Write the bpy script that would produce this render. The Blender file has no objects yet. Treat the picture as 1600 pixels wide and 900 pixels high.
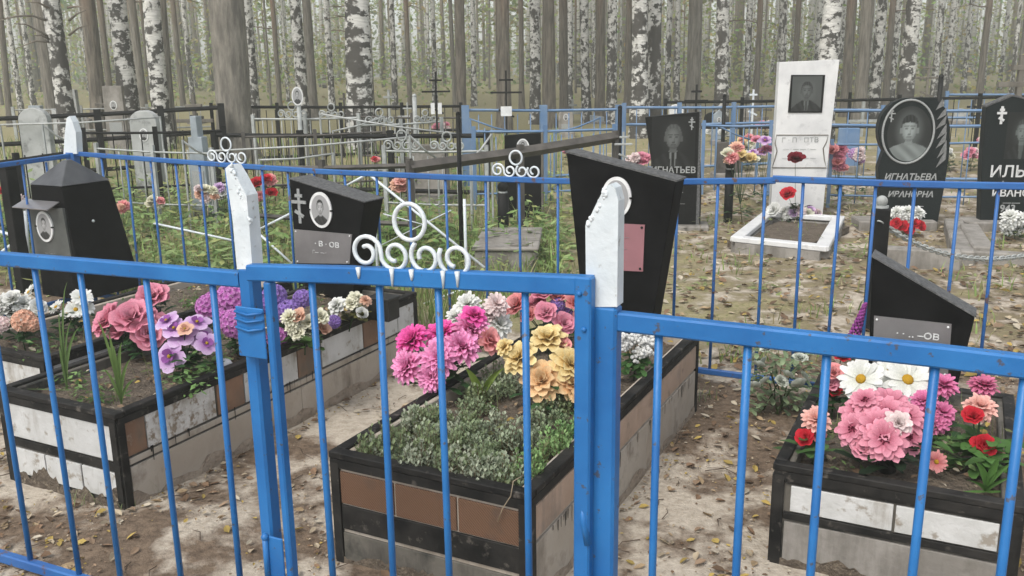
import bpy, math, random
from mathutils import Vector, Matrix

random.seed(7)
R = math.radians
SC = bpy.context.scene
COL = SC.collection

# ------------------------------------------------------------------ camera
FPX = 1400.0                      # focal length for a 1600 px wide frame
PITCH = math.atan(340 / 1400)     # looking down
ROLL = R(0.8)
EYE = Vector((0, 0, 1.55))
cF = Vector((0, math.cos(PITCH), -math.sin(PITCH)))
_r = Vector((1, 0, 0)); _u = Vector((0, math.sin(PITCH), math.cos(PITCH)))
cR = _r * math.cos(ROLL) - _u * math.sin(ROLL)
cU = _u * math.cos(ROLL) + _r * math.sin(ROLL)
cam = bpy.data.cameras.new('camera')
cam.sensor_width = 36; cam.lens = FPX / 1600 * 36
cam.clip_start = 0.05; cam.clip_end = 1500
camo = bpy.data.objects.new('camera', cam); COL.objects.link(camo)
camo.matrix_world = Matrix(((cR.x, cU.x, -cF.x, EYE.x), (cR.y, cU.y, -cF.y, EYE.y), (cR.z, cU.z, -cF.z, EYE.z), (0, 0, 0, 1)))
SC.camera = camo

# ------------------------------------------------------------------ light
SUN_EL, SUN_AZ = R(52), R(215)    # azimuth measured clockwise from +Y
w = bpy.data.worlds.new('World'); SC.world = w; w.use_nodes = True
wn = w.node_tree; bg = wn.nodes['Background']
sky = wn.nodes.new('ShaderNodeTexSky'); sky.sky_type = 'NISHITA'; sky.sun_disc = False
sky.sun_elevation = SUN_EL; sky.sun_rotation = SUN_AZ
sky.air_density = 1.0; sky.dust_density = 2.0; sky.ozone_density = 0.6
hs = wn.nodes.new('ShaderNodeHueSaturation'); hs.inputs['Saturation'].default_value = 0.35
wn.links.new(sky.outputs[0], hs.inputs['Color']); wn.links.new(hs.outputs[0], bg.inputs[0])
bg.inputs[1].default_value = 0.15
sl = bpy.data.lights.new('sun', 'SUN'); sl.energy = 1.3; sl.angle = R(25); sl.color = (1, .95, .86)
so = bpy.data.objects.new('sun', sl); COL.objects.link(so)
_sd = Vector((math.sin(SUN_AZ) * math.cos(SUN_EL), math.cos(SUN_AZ) * math.cos(SUN_EL), math.sin(SUN_EL)))
so.rotation_euler = (-_sd).to_track_quat('-Z', 'Y').to_euler(); so.location = (0, -5, 20)
vs = SC.view_settings
SC.display_settings.display_device = 'sRGB'
vs.view_transform = 'Standard'; vs.look = 'None'; vs.gamma = 1; vs.use_curve_mapping = False
vs.exposure = 0.9
SC.cycles.max_bounces = 5; SC.cycles.diffuse_bounces = 3; SC.cycles.glossy_bounces = 2
SC.cycles.transmission_bounces = 2; SC.cycles.volume_bounces = 0
SC.cycles.use_denoising = True

# ------------------------------------------------------------------ photo geometry -> world
def ray(px, py): return cF + cR * ((px - 800) / FPX) + cU * ((450 - py) / FPX)
def at(px, py, Y):
    d = ray(px, py); return EYE + d * (Y / d.y)
def pz(px, py, z):
    d = ray(px, py); return EYE + d * ((z - EYE.z) / d.z)
def on_plane(px, py, P0, a):
    """hit of the sight line with the upright plane through P0 that runs along heading a (radians, clockwise from +X)"""
    dx, dy = math.cos(a), -math.sin(a); nx, ny = -dy, dx
    d = ray(px, py); t = ((P0[0] - EYE.x) * nx + (P0[1] - EYE.y) * ny) / (d.x * nx + d.y * ny)
    p = EYE + d * t
    return (p.x - P0[0]) * dx + (p.y - P0[1]) * dy, p.z
def smooth(a, b, t):
    t = max(0., min(1., (t - a) / (b - a))); return t * t * (3 - 2 * t)
def gz(x, y):
    h = 0.34 * smooth(8.5, 17, y) + 0.5 * smooth(20, 70, y)
    h += .012 * math.sin(x * 2.3 + 1.1) * math.sin(y * 1.9) + .006 * math.sin(x * 7.1 + y * 3.7) + .005 * math.sin(x * 3.3 - y * 9.1)
    if y > 20: h += .12 * math.sin(x * .31) * math.sin(y * .23)
    return h
def base(px, Y):
    py = 250
    for _ in range(6):
        P = at(px, py, Y); py += (P.z - gz(P.x, P.y)) * FPX / Y
    P = at(px, py, Y); return Vector((P.x, P.y, gz(P.x, P.y)))

# ------------------------------------------------------------------ mesh helpers
class MB:
    def __init__(s): s.v = []; s.f = []; s.c = []
    def add(s, vs, fs, col=None):
        o = len(s.v); s.v += [tuple(v) for v in vs]; s.f += [tuple(i + o for i in f) for f in fs]
        s.c += ([col] * len(vs) if (col is None or not isinstance(col, list)) else col)
        return s
    def box(s, c, d, M=None, col=None, bev=0):
        x, y, z = d[0] / 2, d[1] / 2, d[2] / 2
        if bev > 0:
            b = min(bev, x * .9, y * .9, z * .9); vs = []
            for sx in (-1, 1):
                for sy in (-1, 1):
                    for sz in (-1, 1):
                        vs += [(sx * x, sy * (y - b), sz * (z - b)), (sx * (x - b), sy * y, sz * (z - b)), (sx * (x - b), sy * (y - b), sz * z)]
            I = lambda a, b_, c_, k: (a * 4 + b_ * 2 + c_) * 3 + k
            fs = []
            for k, (A, B) in enumerate((((0, 1)), ((0, 1)), ((0, 1)))):
                for q in (0, 1):
                    ring = [(0, 0), (0, 1), (1, 1), (1, 0)]
                    if q == 0: ring = ring[::-1]
                    idx = []
                    for (m, n) in ring:
                        abc = [m, n]; abc.insert(k, q); idx.append(I(*abc, k))
                    if k == 1: idx = idx[::-1]
                    fs.append(tuple(idx[::-1]))
            # edges
            for m in (0, 1):
                for n in (0, 1):
                    def quad(k1, k2, ax):
                        a0 = [m, n]; a0.insert(ax, 0); a1 = [m, n]; a1.insert(ax, 1)
                        return (I(*a0, k1), I(*a1, k1), I(*a1, k2), I(*a0, k2))
                    fs += [quad(1, 2, 0), quad(0, 2, 1), quad(0, 1, 2)]
            for i in range(8): fs.append((i * 3, i * 3 + 1, i * 3 + 2))
        else:
            vs = [(sx * x, sy * y, sz * z) for sx in (-1, 1) for sy in (-1, 1) for sz in (-1, 1)]
            fs = [(0, 1, 3, 2), (4, 6, 7, 5), (0, 4, 5, 1), (2, 3, 7, 6), (0, 2, 6, 4), (1, 5, 7, 3)]
        vs = [Vector(v) for v in vs]
        if M is not None: vs = [M @ v for v in vs]
        return s.add([v + Vector(c) for v in vs], fs, col)
    def prism(s, poly, y0, y1, col=None, inset=0):
        """poly in local x,z ; extruded along y"""
        n = len(poly)
        vs = [(x, y0, z) for x, z in poly] + [(x, y1, z) for x, z in poly]
        fs = [tuple(range(n)), tuple(range(2 * n - 1, n - 1, -1))] + [(i, i + n, (i + 1) % n + n, (i + 1) % n) for i in range(n)]
        return s.add(vs, fs, col)
    def tube(s, pts, r, n=8, cap=True, col=None, closed=False):
        pts = [Vector(p) for p in pts]; m = len(pts); vs = []; prev = None
        for i, p in enumerate(pts):
            if closed: t = pts[(i + 1) % m] - pts[i - 1]
            else: t = pts[min(i + 1, m - 1)] - pts[max(i - 1, 0)]
            if t.length < 1e-9: t = Vector((0, 0, 1))
            t.normalize()
            if prev is None:
                a = Vector((0, 0, 1)) if abs(t.z) < .9 else Vector((1, 0, 0))
                u = t.cross(a).normalized()
            else:
                u = (prev - t * prev.dot(t)).normalized()
            prev = u; v = t.cross(u)
            rr = r[i] if isinstance(r, (list, tuple)) else r
            for k in range(n):
                an = 2 * math.pi * k / n
                vs.append(p + (u * math.cos(an) + v * math.sin(an)) * rr)
        fs = []
        for i in range(m if closed else m - 1):
            j = (i + 1) % m
            for k in range(n):
                k2 = (k + 1) % n
                fs.append((i * n + k, i * n + k2, j * n + k2, j * n + k))
        if cap and not closed:
            fs += [tuple(range(n - 1, -1, -1)), tuple((m - 1) * n + k for k in range(n))]
        return s.add(vs, fs, col)
    def ball(s, c, r, n=8, m=6, sq=(1, 1, 1), col=None):
        vs = []; fs = []
        for i in range(m + 1):
            th = math.pi * i / m
            for k in range(n):
                ph = 2 * math.pi * k / n
                vs.append(Vector(c) + Vector((math.sin(th) * math.cos(ph) * sq[0], math.sin(th) * math.sin(ph) * sq[1], math.cos(th) * sq[2])) * r)
        for i in range(m):
            for k in range(n):
                k2 = (k + 1) % n; fs.append((i * n + k, (i + 1) * n + k, (i + 1) * n + k2, i * n + k2))
        return s.add(vs, fs, col)
    def ell(s, c, rx, rz, y, n=28, col=None, th=.004):
        """upright elliptical plate in local x,z facing -y"""
        return s.prism([(c[0] + rx * math.cos(2 * math.pi * k / n), c[1] + rz * math.sin(2 * math.pi * k / n)) for k in range(n)], y, y + th, col)
    def mesh(s, name, mat, smooth=False):
        me = bpy.data.meshes.new(name); me.from_pydata(s.v, [], s.f)
        if any(c is not None for c in s.c):
            a = me.color_attributes.new('Col', 'FLOAT_COLOR', 'POINT')
            for i, c in enumerate(s.c):
                c = c or (1, 1, 1); a.data[i].color = (c[0], c[1], c[2], 1)
        if mat: me.materials.append(mat)
        if smooth: me.shade_smooth()
        me.update(); return me
    def build(s, name, mat, parent=None, smooth=False):
        return link(name, s.mesh(name, mat, smooth), parent)

def link(name, me, parent=None, loc=None, rot=None, sc=None):
    o = bpy.data.objects.new(name, me); COL.objects.link(o)
    if parent: o.parent = parent
    if loc is not None: o.location = loc
    if rot is not None: o.rotation_euler = rot
    if sc is not None: o.scale = sc
    return o
def tag(o, label=None, cat=None, group=None, kind=None):
    if label: o['label'] = label
    if cat: o['category'] = cat
    if group: o['group'] = group
    if kind: o['kind'] = kind
    return o
def thing(name, label, cat, loc=(0, 0, 0), rotz=0, group=None):
    o = bpy.data.objects.new(name, None); COL.objects.link(o)
    o.empty_display_size = .1; o.location = loc; o.rotation_euler = (0, 0, rotz)
    return tag(o, label, cat, group, 'thing')
def copy_tree(o, parent=None):
    c = o.copy(); COL.objects.link(c); c.parent = parent
    for ch in list(o.children): copy_tree(ch, c)
    return c

# ------------------------------------------------------------------ materials
MATS = {}
def nt(name):
    m = bpy.data.materials.new(name); m.use_nodes = True
    n = m.node_tree; b = n.nodes['Principled BSDF']; MATS[name] = m
    return m, n, b
def N(n, t, **k):
    x = n.nodes.new(t)
    for a, v in k.items():
        if a.startswith('i_'):
            key = a[2:]; key = int(key) if key.isdigit() else key
            x.inputs[key].default_value = v
        else: setattr(x, a, v)
    return x
def mixc(n, fac, a, b, mode='MIX'):
    x = N(n, 'ShaderNodeMix', data_type='RGBA', blend_type=mode)
    for sock, val in ((0, fac), (6, a), (7, b)):
        if hasattr(val, 'is_linked') or hasattr(val, 'links'): n.links.new(val, x.inputs[sock])
        elif sock == 0: x.inputs[0].default_value = val
        else: x.inputs[sock].default_value = (*val[:3], 1)
    return x.outputs[2]
def ramp(n, src, a, b, va=0., vb=1.):
    x = N(n, 'ShaderNodeMapRange'); x.inputs[1].default_value = a; x.inputs[2].default_value = b
    x.inputs[3].default_value = va; x.inputs[4].default_value = vb
    n.links.new(src, x.inputs[0]); return x.outputs[0]
def coords(n, scale=(1, 1, 1), rnd=True, kind='Object'):
    tc = N(n, 'ShaderNodeTexCoord'); mp = N(n, 'ShaderNodeMapping'); mp.inputs['Scale'].default_value = scale
    if rnd:
        oi = N(n, 'ShaderNodeObjectInfo'); mu = N(n, 'ShaderNodeMath', operation='MULTIPLY'); mu.inputs[1].default_value = 37.
        n.links.new(oi.outputs['Random'], mu.inputs[0])
        va = N(n, 'ShaderNodeVectorMath', operation='ADD'); cb = N(n, 'ShaderNodeCombineXYZ')
        for k in range(3): n.links.new(mu.outputs[0], cb.inputs[k])
        n.links.new(tc.outputs[kind], mp.inputs[0]); n.links.new(mp.outputs[0], va.inputs[0]); n.links.new(cb.outputs[0], va.inputs[1])
        return va.outputs[0]
    n.links.new(tc.outputs[kind], mp.inputs[0]); return mp.outputs[0]
def noise(n, vec, scale, detail=4, rough=.55):
    x = N(n, 'ShaderNodeTexNoise'); x.inputs['Scale'].default_value = scale; x.inputs['Detail'].default_value = detail
    x.inputs['Roughness'].default_value = rough; n.links.new(vec, x.inputs['Vector']); return x.outputs['Fac']
def bump(n, b, h, strength=.3, dist=.01):
    x = N(n, 'ShaderNodeBump'); x.inputs['Strength'].default_value = strength; x.inputs['Distance'].default_value = dist
    n.links.new(h, x.inputs['Height']); n.links.new(x.outputs[0], b.inputs['Normal'])
def simple(name, c1, c2=None, scale=12, rough=.6, bmp=.2, metal=0, stretch=(1, 1, 1), lo=.35, hi=.65, c3=None, c3scale=30, c3lo=.62, c3hi=.68, dist=.01, spec=.4, grime=None, glo=.5, ghi=.72):
    m, n, b = nt(name); v = coords(n, stretch)
    f = noise(n, v, scale)
    col = mixc(n, ramp(n, f, lo, hi), c1, c2 or tuple(min(1, x * .8) for x in c1))
    if c3:
        g = noise(n, v, c3scale, 5, .6); col = mixc(n, ramp(n, g, c3lo, c3hi), col, c3)
    if grime:
        vg = coords(n, (9, 9, 1.6)); g1 = noise(n, vg, 1.0, 6, .7); vh = coords(n, (1, 1, 1)); g2 = noise(n, vh, 3.5, 5, .6)
        mm = N(n, 'ShaderNodeMath', operation='MULTIPLY_ADD'); mm.inputs[1].default_value = .5; n.links.new(g2, mm.inputs[0])
        m2 = N(n, 'ShaderNodeMath', operation='MULTIPLY'); m2.inputs[1].default_value = .5; n.links.new(g1, m2.inputs[0]); n.links.new(m2.outputs[0], mm.inputs[2])
        col = mixc(n, ramp(n, mm.outputs[0], glo, ghi), col, grime)
    n.links.new(col, b.inputs['Base Color'])
    b.inputs['Roughness'].default_value = rough; b.inputs['Metallic'].default_value = metal
    b.inputs['Specular IOR Level'].default_value = spec
    if bmp: bump(n, b, noise(n, v, scale * 4, 4), bmp, dist)
    return m
blue = simple('blue_paint', (.010, .105, .32), (.022, .165, .43), 5, .42, .45, c3=(.06, .075, .12), c3scale=40, c3lo=.635, c3hi=.67, dist=.005, lo=.3, hi=.7)
blue_old = simple('blue_paint_old', (.022, .10, .31), (.028, .13, .36), 6, .45, .25, c3=(.10, .06, .05), c3scale=25, c3lo=.60, c3hi=.68, dist=.004)
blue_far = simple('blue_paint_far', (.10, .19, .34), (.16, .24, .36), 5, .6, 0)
white_pt = simple('white_paint', (.68, .72, .74), (.55, .60, .63), 9, .5, .5, c3=(.30, .30, .28), c3scale=38, c3lo=.64, c3hi=.72, dist=.006)
silver = simple('silver_paint', (.40, .42, .41), (.26, .27, .26), 9, .6, .3)
black_mt = simple('black_metal', (.006, .0065, .007), (.016, .016, .016), 8, .55, .2, spec=.1)
rim_mt = simple('rim_iron', (.009, .009, .009), (.03, .028, .026), 10, .6, .4, c3=(.13, .115, .10), c3scale=22, c3lo=.60, c3hi=.75, dist=.004, spec=.15)
black_st = simple('black_polished_stone', (.006, .0062, .0065), (.011, .011, .011), 60, .4, .03, spec=.08)
black_pl = simple('black_painted_metal_sheet', (.004, .004, .0045), (.009, .009, .0095), 7, .6, .08, spec=.06)
dark_gr = simple('dark_granite', (.005, .008, .009), (.013, .017, .018), 120, .4, .03, spec=.10)
dark_edge = simple('sawn_granite_edge', (.06, .062, .062), (.13, .13, .13), 60, .8, .3)
marble_old = simple('weathered_marble', (.42, .43, .42), (.30, .31, .30), 5, .7, .2, c3=(.16, .165, .16), c3scale=9, c3lo=.55, c3hi=.72)
rod_pt = simple('old_white_rod_paint', (.46, .47, .46), (.32, .33, .32), 9, .6, .3)
marble = simple('white_marble', (.70, .70, .69), (.58, .58, .58), 5, .5, .1, c3=(.46, .46, .46), c3scale=11, c3lo=.58, c3hi=.75)
conc = simple('concrete', (.30, .28, .255), (.20, .185, .165), 5, .9, .5, c3=(.12, .11, .09), c3scale=9, c3lo=.60, c3hi=.78, grime=(.11, .10, .085), glo=0.48, ghi=0.66)
conc_br = simple('mud_stained_concrete', (.38, .325, .265), (.45, .40, .34), 4, .9, .5, c3=(.24, .20, .16), c3scale=8, c3lo=.57, c3hi=.74, grime=(.20, .165, .13), glo=0.54, ghi=0.68)
conc_dk = simple('dark_weathered_concrete', (.11, .10, .085), (.17, .155, .13), 5, .85, .5, c3=(.035, .036, .032), c3scale=5, c3lo=.48, c3hi=.60, grime=(.05, .046, .04), glo=0.48, ghi=0.62)
tile_w = simple('white_tile', (.58, .58, .57), (.46, .46, .445), 9, .5, .35, c3=(.30, .27, .23), c3scale=19, c3lo=.575, c3hi=.66, grime=(.26, .23, .19), glo=0.545, ghi=0.66)
tile_wb = simple('blistered_white_tile', (.62, .61, .59), (.50, .48, .45), 14, .5, .8, c3=(.25, .20, .15), c3scale=34, c3lo=.50, c3hi=.62, grime=(.25, .21, .17), glo=0.54, ghi=0.66)
tile_b = simple('brown_tile', (.235, .135, .085), (.17, .095, .06), 9, .5, .2, c3=(.30, .24, .18), c3scale=18, c3lo=.62, c3hi=.75, grime=(.12, .10, .08), glo=0.5, ghi=0.64)
tile_pk = simple('terracotta_tile', (.46, .33, .25), (.38, .27, .20), 8, .7, .4, c3=(.25, .19, .15), c3scale=14, c3lo=.60, c3hi=.72, grime=(.22, .18, .15), glo=0.54, ghi=0.68)
plate_m = simple('metal_plaque', (.34, .33, .335), (.25, .24, .245), 4, .35, .05, metal=.6)
plate_pk = simple('reddish_plaque', (.36, .17, .19), (.28, .14, .155), 4, .4, .05, metal=.25)
porc = simple('porcelain', (.75, .76, .75), (.6, .6, .6), 20, .3, 0)
engr = simple('engraved_grey', (.34, .35, .34), (.24, .25, .25), 90, .8, 0)
engr_lt = simple('engraved_light', (.60, .61, .60), (.5, .5, .5), 90, .8, 0)
engr_fr = simple('faint_engraving', (.42, .42, .42), (.34, .34, .34), 60, .8, 0)
wood_old = simple('old_grey_wood', (.17, .155, .13), (.10, .09, .075), 10, .85, .4, stretch=(1, 1, .1))
board_dk = simple('dark_painted_board', (.055, .05, .045), (.10, .09, .08), 8, .7, .3)
steel = simple('steel_plate_grey', (.30, .34, .37), (.22, .25, .27), 6, .5, .05)
plast_bk = simple('black_plastic', (.012, .013, .012), (.02, .02, .02), 10, .5, 0)

mud_m = simple('dried_mud', (.34, .28, .22), (.25, .20, .155), 12, .95, .8, c3=(.18, .145, .11), c3scale=30, c3lo=.56, c3hi=.68, dist=.02)
def rib_mat():
    m, n, b = nt('ribbed_brown_panel'); v = coords(n, (1, 1, 1), False)
    wv = N(n, 'ShaderNodeTexWave', wave_type='BANDS', bands_direction='DIAGONAL'); wv.inputs['Scale'].default_value = 62; wv.inputs['Distortion'].default_value = .6
    n.links.new(v, wv.inputs['Vector'])
    f = noise(n, v, 7)
    col = mixc(n, ramp(n, wv.outputs['Fac'], .2, .8), (.085, .045, .025), (.17, .085, .045))
    col = mixc(n, ramp(n, f, .55, .75), col, (.06, .045, .035))
    n.links.new(col, b.inputs['Base Color']); b.inputs['Roughness'].default_value = .6
    bump(n, b, wv.outputs['Fac'], .4, .003); return m
tile_rib = rib_mat()

def attr_mat(name, rough=.6, trans=0., vary=.12, spec=.3):
    m, n, b = nt(name); a = N(n, 'ShaderNodeAttribute'); a.attribute_name = 'Col'
    v = coords(n); f = noise(n, v, 18, 3)
    col = mixc(n, ramp(n, f, .3, .7), a.outputs['Color'], (0, 0, 0))
    mx = N(n, 'ShaderNodeMix', data_type='RGBA'); mx.inputs[0].default_value = vary
    n.links.new(a.outputs['Color'], mx.inputs[6]); n.links.new(col, mx.inputs[7])
    n.links.new(mx.outputs[2], b.inputs['Base Color']); b.inputs['Roughness'].default_value = rough
    b.inputs['Specular IOR Level'].default_value = spec
    if trans:
        tr = N(n, 'ShaderNodeBsdfTranslucent'); n.links.new(mx.outputs[2], tr.inputs[0])
        ms = N(n, 'ShaderNodeMixShader'); ms.inputs[0].default_value = trans
        n.links.new(b.outputs[0], ms.inputs[1]); n.links.new(tr.outputs[0], ms.inputs[2])
        n.links.new(ms.outputs[0], n.nodes['Material Output'].inputs[0])
    return m
petal_m = attr_mat('petal_fabric', .75, .25, .2, .15)
leaf_m = attr_mat('leaf_green', .55, .3, .25)
litter_m = attr_mat('dry_leaf', .8, .1, .3, .2)
print_m = attr_mat('printed_photo', .4, 0, .05)
soil_m = simple('grave_soil', (.145, .115, .085), (.085, .066, .05), 14, .95, .9, c3=(.22, .18, .13), c3scale=50, c3lo=.56, c3hi=.66, dist=.03)

def bark_birch():
    m, n, b = nt('birch_bark'); v = coords(n, (1, 1, 1)); 
    vs_ = coords(n, (.95, .95, 9)); vp = coords(n, (.55, .55, 2.6)); vl = coords(n, (1.2, 1.2, 40))
    fine = noise(n, vl, 1.0, 3); big = noise(n, vp, 1.0, 5, .6); med = noise(n, vs_, 1.0, 4, .65)
    tc = N(n, 'ShaderNodeTexCoord'); sp = N(n, 'ShaderNodeSeparateXYZ'); n.links.new(tc.outputs['Object'], sp.inputs[0])
    low = ramp(n, sp.outputs['Z'], 0, 4.5, .11, -.02)
    ad = N(n, 'ShaderNodeMath', operation='ADD'); n.links.new(big, ad.inputs[0]); n.links.new(low, ad.inputs[1])
    ad2 = N(n, 'ShaderNodeMath', operation='ADD'); n.links.new(med, ad2.inputs[0]); n.links.new(low, ad2.inputs[1])
    col = mixc(n, ramp(n, fine, .35, .62), (.66, .65, .61), (.46, .45, .42))
    col = mixc(n, ramp(n, ad2.outputs[0], .565, .615), col, (.05, .047, .042))
    col = mixc(n, ramp(n, ad.outputs[0], .595, .645), col, (.06, .055, .048))
    n.links.new(col, b.inputs['Base Color']); b.inputs['Roughness'].default_value = .8
    bump(n, b, med, .6, .03); return m
def bark_pine(name, c1, c2, c3):
    m, n, b = nt(name); vp = coords(n, (3.0, 3.0, 2.6)); big = coords(n, (1, 1, .35))
    f = noise(n, vp, 1.0, 6, .65); g = noise(n, big, 1.2, 3)
    col = mixc(n, ramp(n, f, .38, .62), c1, c2)
    tc = N(n, 'ShaderNodeTexCoord'); sp = N(n, 'ShaderNodeSeparateXYZ'); n.links.new(tc.outputs['Object'], sp.inputs[0])
    z = N(n, 'ShaderNodeMath', operation='MULTIPLY_ADD'); z.inputs[1].default_value = 2.5
    n.links.new(g, z.inputs[0]); n.links.new(sp.outputs['Z'], z.inputs[2])
    col = mixc(n, ramp(n, z.outputs[0], 3.4, 6.5), col, c3)
    n.links.new(col, b.inputs['Base Color']); b.inputs['Roughness'].default_value = .9
    bump(n, b, f, .8, .04); return m
birch_m = bark_birch()
pine_m = bark_pine('pine_bark', (.085, .074, .06), (.20, .175, .14), (.26, .155, .095))
pine_g = bark_pine('grey_pine_bark', (.11, .10, .085), (.24, .22, .185), (.22, .18, .135))

def ground_mat():
    m, n, b = nt('sandy_ground'); v = coords(n, (1, 1, 1), False)
    a = N(n, 'ShaderNodeAttribute'); a.attribute_name = 'Col'
    sp = N(n, 'ShaderNodeSeparateColor'); n.links.new(a.outputs['Color'], sp.inputs[0])
    f1 = noise(n, v, 3.2, 6, .62); f2 = noise(n, v, 28, 5, .7); f3 = noise(n, v, 1.1, 4)
    sand = mixc(n, ramp(n, f2, .38, .64), (.52, .46, .38), (.38, .325, .26))
    dirt = mixc(n, ramp(n, f2, .35, .62), (.21, .155, .11), (.11, .08, .058))
    grass = mixc(n, ramp(n, f2, .35, .65), (.20, .195, .085), (.35, .295, .185))
    ad = N(n, 'ShaderNodeMath', operation='ADD'); n.links.new(f1, ad.inputs[0]); n.links.new(sp.outputs[0], ad.inputs[1])
    col = mixc(n, ramp(n, ad.outputs[0], .90, 1.02), sand, dirt)
    ag = N(n, 'ShaderNodeMath', operation='ADD'); n.links.new(f1, ag.inputs[0]); n.links.new(sp.outputs[1], ag.inputs[1])
    col = mixc(n, ramp(n, ag.outputs[0], .9, 1.15), col, grass)
    n.links.new(col, b.inputs['Base Color']); b.inputs['Roughness'].default_value = .95
    b.inputs['Specular IOR Level'].default_value = .15
    bump(n, b, f2, .7, .02); return m
ground_m = ground_mat()

# ------------------------------------------------------------------ ground
ANG = R(27)                                   # graves: length runs 27 deg right of +Y
Ld = Vector((math.sin(ANG), math.cos(ANG), 0)); Wd = Vector((math.cos(ANG), -math.sin(ANG), 0))
FA = R(24.8)                                  # fences
Fd = Vector((math.cos(FA), -math.sin(FA), 0))
def lerp_lines():
    xs = []
    x = -9.0
    while x < 9.0: xs.append(x); x += .09
    far = [9, 9.5, 10.2, 11, 12, 13.5, 15, 17, 20, 24, 29, 35, 45, 60, 85, 120, 130]
    return [-f for f in far[::-1]][:-1] + xs + far
def ylines():
    ys = [-30, -15, -6, -3, -1, 0, .8]
    y = 1.4
    while y < 12: ys.append(y); y += .09
    return ys + [12, 12.4, 12.9, 13.5, 14.2, 15, 16, 17, 18.5, 20, 22, 25, 28, 32, 37, 43, 50, 60, 75, 95, 140]
def zone(x, y):
    """r: brown litter, g: green"""
    d = .42; g = 0.
    back = (y - 4.27) * Fd.x - (x - .935) * Fd.y      # distance behind the back fence
    if back > .1:
        g = .55 * smooth(.1, .8, back) + .22 * smooth(2.0, -.6, x) - .06 * smooth(1.0, 3.0, x); d = .50
        if x > 1.2: g -= .03
        g += .18 * smooth(11, 16, y)
    if y > 16: d = .6
    if back < .1:
        s = (x * Wd.x + y * Wd.y)
        d = .40 + .10 * math.sin(x * 2.1 + y * 1.3)
        if x < -1.2 and y < 3: d += .12
        if x > .2: d += .10
    return (max(0, d), max(0, g), 0)
g = MB(); gx, gy = lerp_lines(), ylines()
for yy in gy:
    for xx in gx:
        g.v.append((xx, yy, gz(xx, yy) + (random.uniform(-.006, .006) if yy < 12 else 0))); g.c.append(zone(xx, yy))
nx = len(gx)
g.f = [(j * nx + i, j * nx + i + 1, (j + 1) * nx + i + 1, (j + 1) * nx + i) for j in range(len(gy) - 1) for i in range(nx - 1)]
tag(g.build('ground', ground_m, None, True), kind='structure')

# ------------------------------------------------------------------ writing and portraits
def text_mesh(s, size, mat, shear=0., bold=0., sx=1.):
    cu = bpy.data.curves.new('lettering', 'FONT'); cu.body = s; cu.size = size; cu.align_x = 'CENTER'; cu.align_y = 'CENTER'
    cu.extrude = .0012; cu.shear = shear; cu.offset = bold; cu.resolution_u = 3; cu.space_line = 1.0
    o = bpy.data.objects.new('lettering', cu); COL.objects.link(o)
    dg = bpy.context.evaluated_depsgraph_get(); me = bpy.data.meshes.new_from_object(o.evaluated_get(dg))
    bpy.data.objects.remove(o)
    for v in me.vertices:
        x, y, z = v.co; v.co = (x * sx, -z, y)
    me.flip_normals()
    me.materials.clear(); me.materials.append(mat); return me
def lettering(s, size, mat, parent, x, y, z, shear=0., bold=0., sx=1., name='lettering', tilt=0.):
    o = link(name, text_mesh(s, size, mat, shear, bold, sx), parent, (x, y, z), (0, tilt, 0))
    if '·' in s or '—' in s: o['kind'] = 'stuff'
    return o
def sm(a, b, t): return smooth(a, b, t)
def face_tone(u, v, st):
    """soft grey print of a head and shoulders; u -1..1, v -1..1 (up). returns tone 0..1"""
    bgd = st.get('bg', .5); t = bgd
    halo = math.hypot(u / .75, (v - .15) / .85); t = bgd + st.get('halo', 0) * (1 - sm(.5, 1.05, halo))
    # shoulders
    sh = -.30 - .55 * abs(u) ** 1.6 * st.get('slope', 1.0)
    if v < sh:
        t = st.get('coat', .12) + .03 * math.sin(u * 14 + v * 9)
        if st.get('shirt'):
            wv = (-.25 - v) * .28
            if abs(u) < .20 - wv * .55 and v < -.22: t = st['shirt']
            if st.get('tie') is not None and abs(u) < .045 + .02 * (-.3 - v): t = st['tie']
        if st.get('shawl'): t = st['shawl'] + .10 * math.sin(u * 9 + v * 13) * (1 - abs(u))
    if abs(u) < .16 and -.42 < v < 0: t = st.get('skin', .7) * .78
    hx, hz = u / .34, (v - .18) / .46
    hd = math.hypot(hx, hz); hair = math.hypot(u / st.get('hw', .385), (v - .27) / .44)
    if hair < 1 and v > .02: t = st.get('hair', .15) + .05 * math.sin(u * 40 + v * 8)
    if abs(abs(u) - .36) < .05 and abs(v - .12) < .10: t = st.get('skin', .7) * .7
    if hd < 1 and v < st.get('hairline', .42) + .05 * math.cos(u * 6):
        t = st.get('skin', .7) * (1.02 - .28 * sm(.45, 1, hd) - .10 * sm(-.1, .3, u))
        for e in (-.14, .14):
            ed = math.hypot((u - e) / .085, (v - .20) / .040)
            if ed < 1: t *= .35 + .4 * ed
            if abs(u - e) < .11 and abs(v - .285 + .6 * (u - e) ** 2) < .022: t *= .45
        if abs(u - .035) < .03 and -.02 < v < .17: t *= .78
        if abs(u) < .075 and abs(v + .02) < .022: t *= .6
        if abs(u) < .13 and abs(v + .115) < .024: t *= .45
        if abs(u) < .10 and abs(v + .18) < .02: t *= .85
        if v < -.2: t *= .85
    return max(.0, min(1, t))
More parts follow.
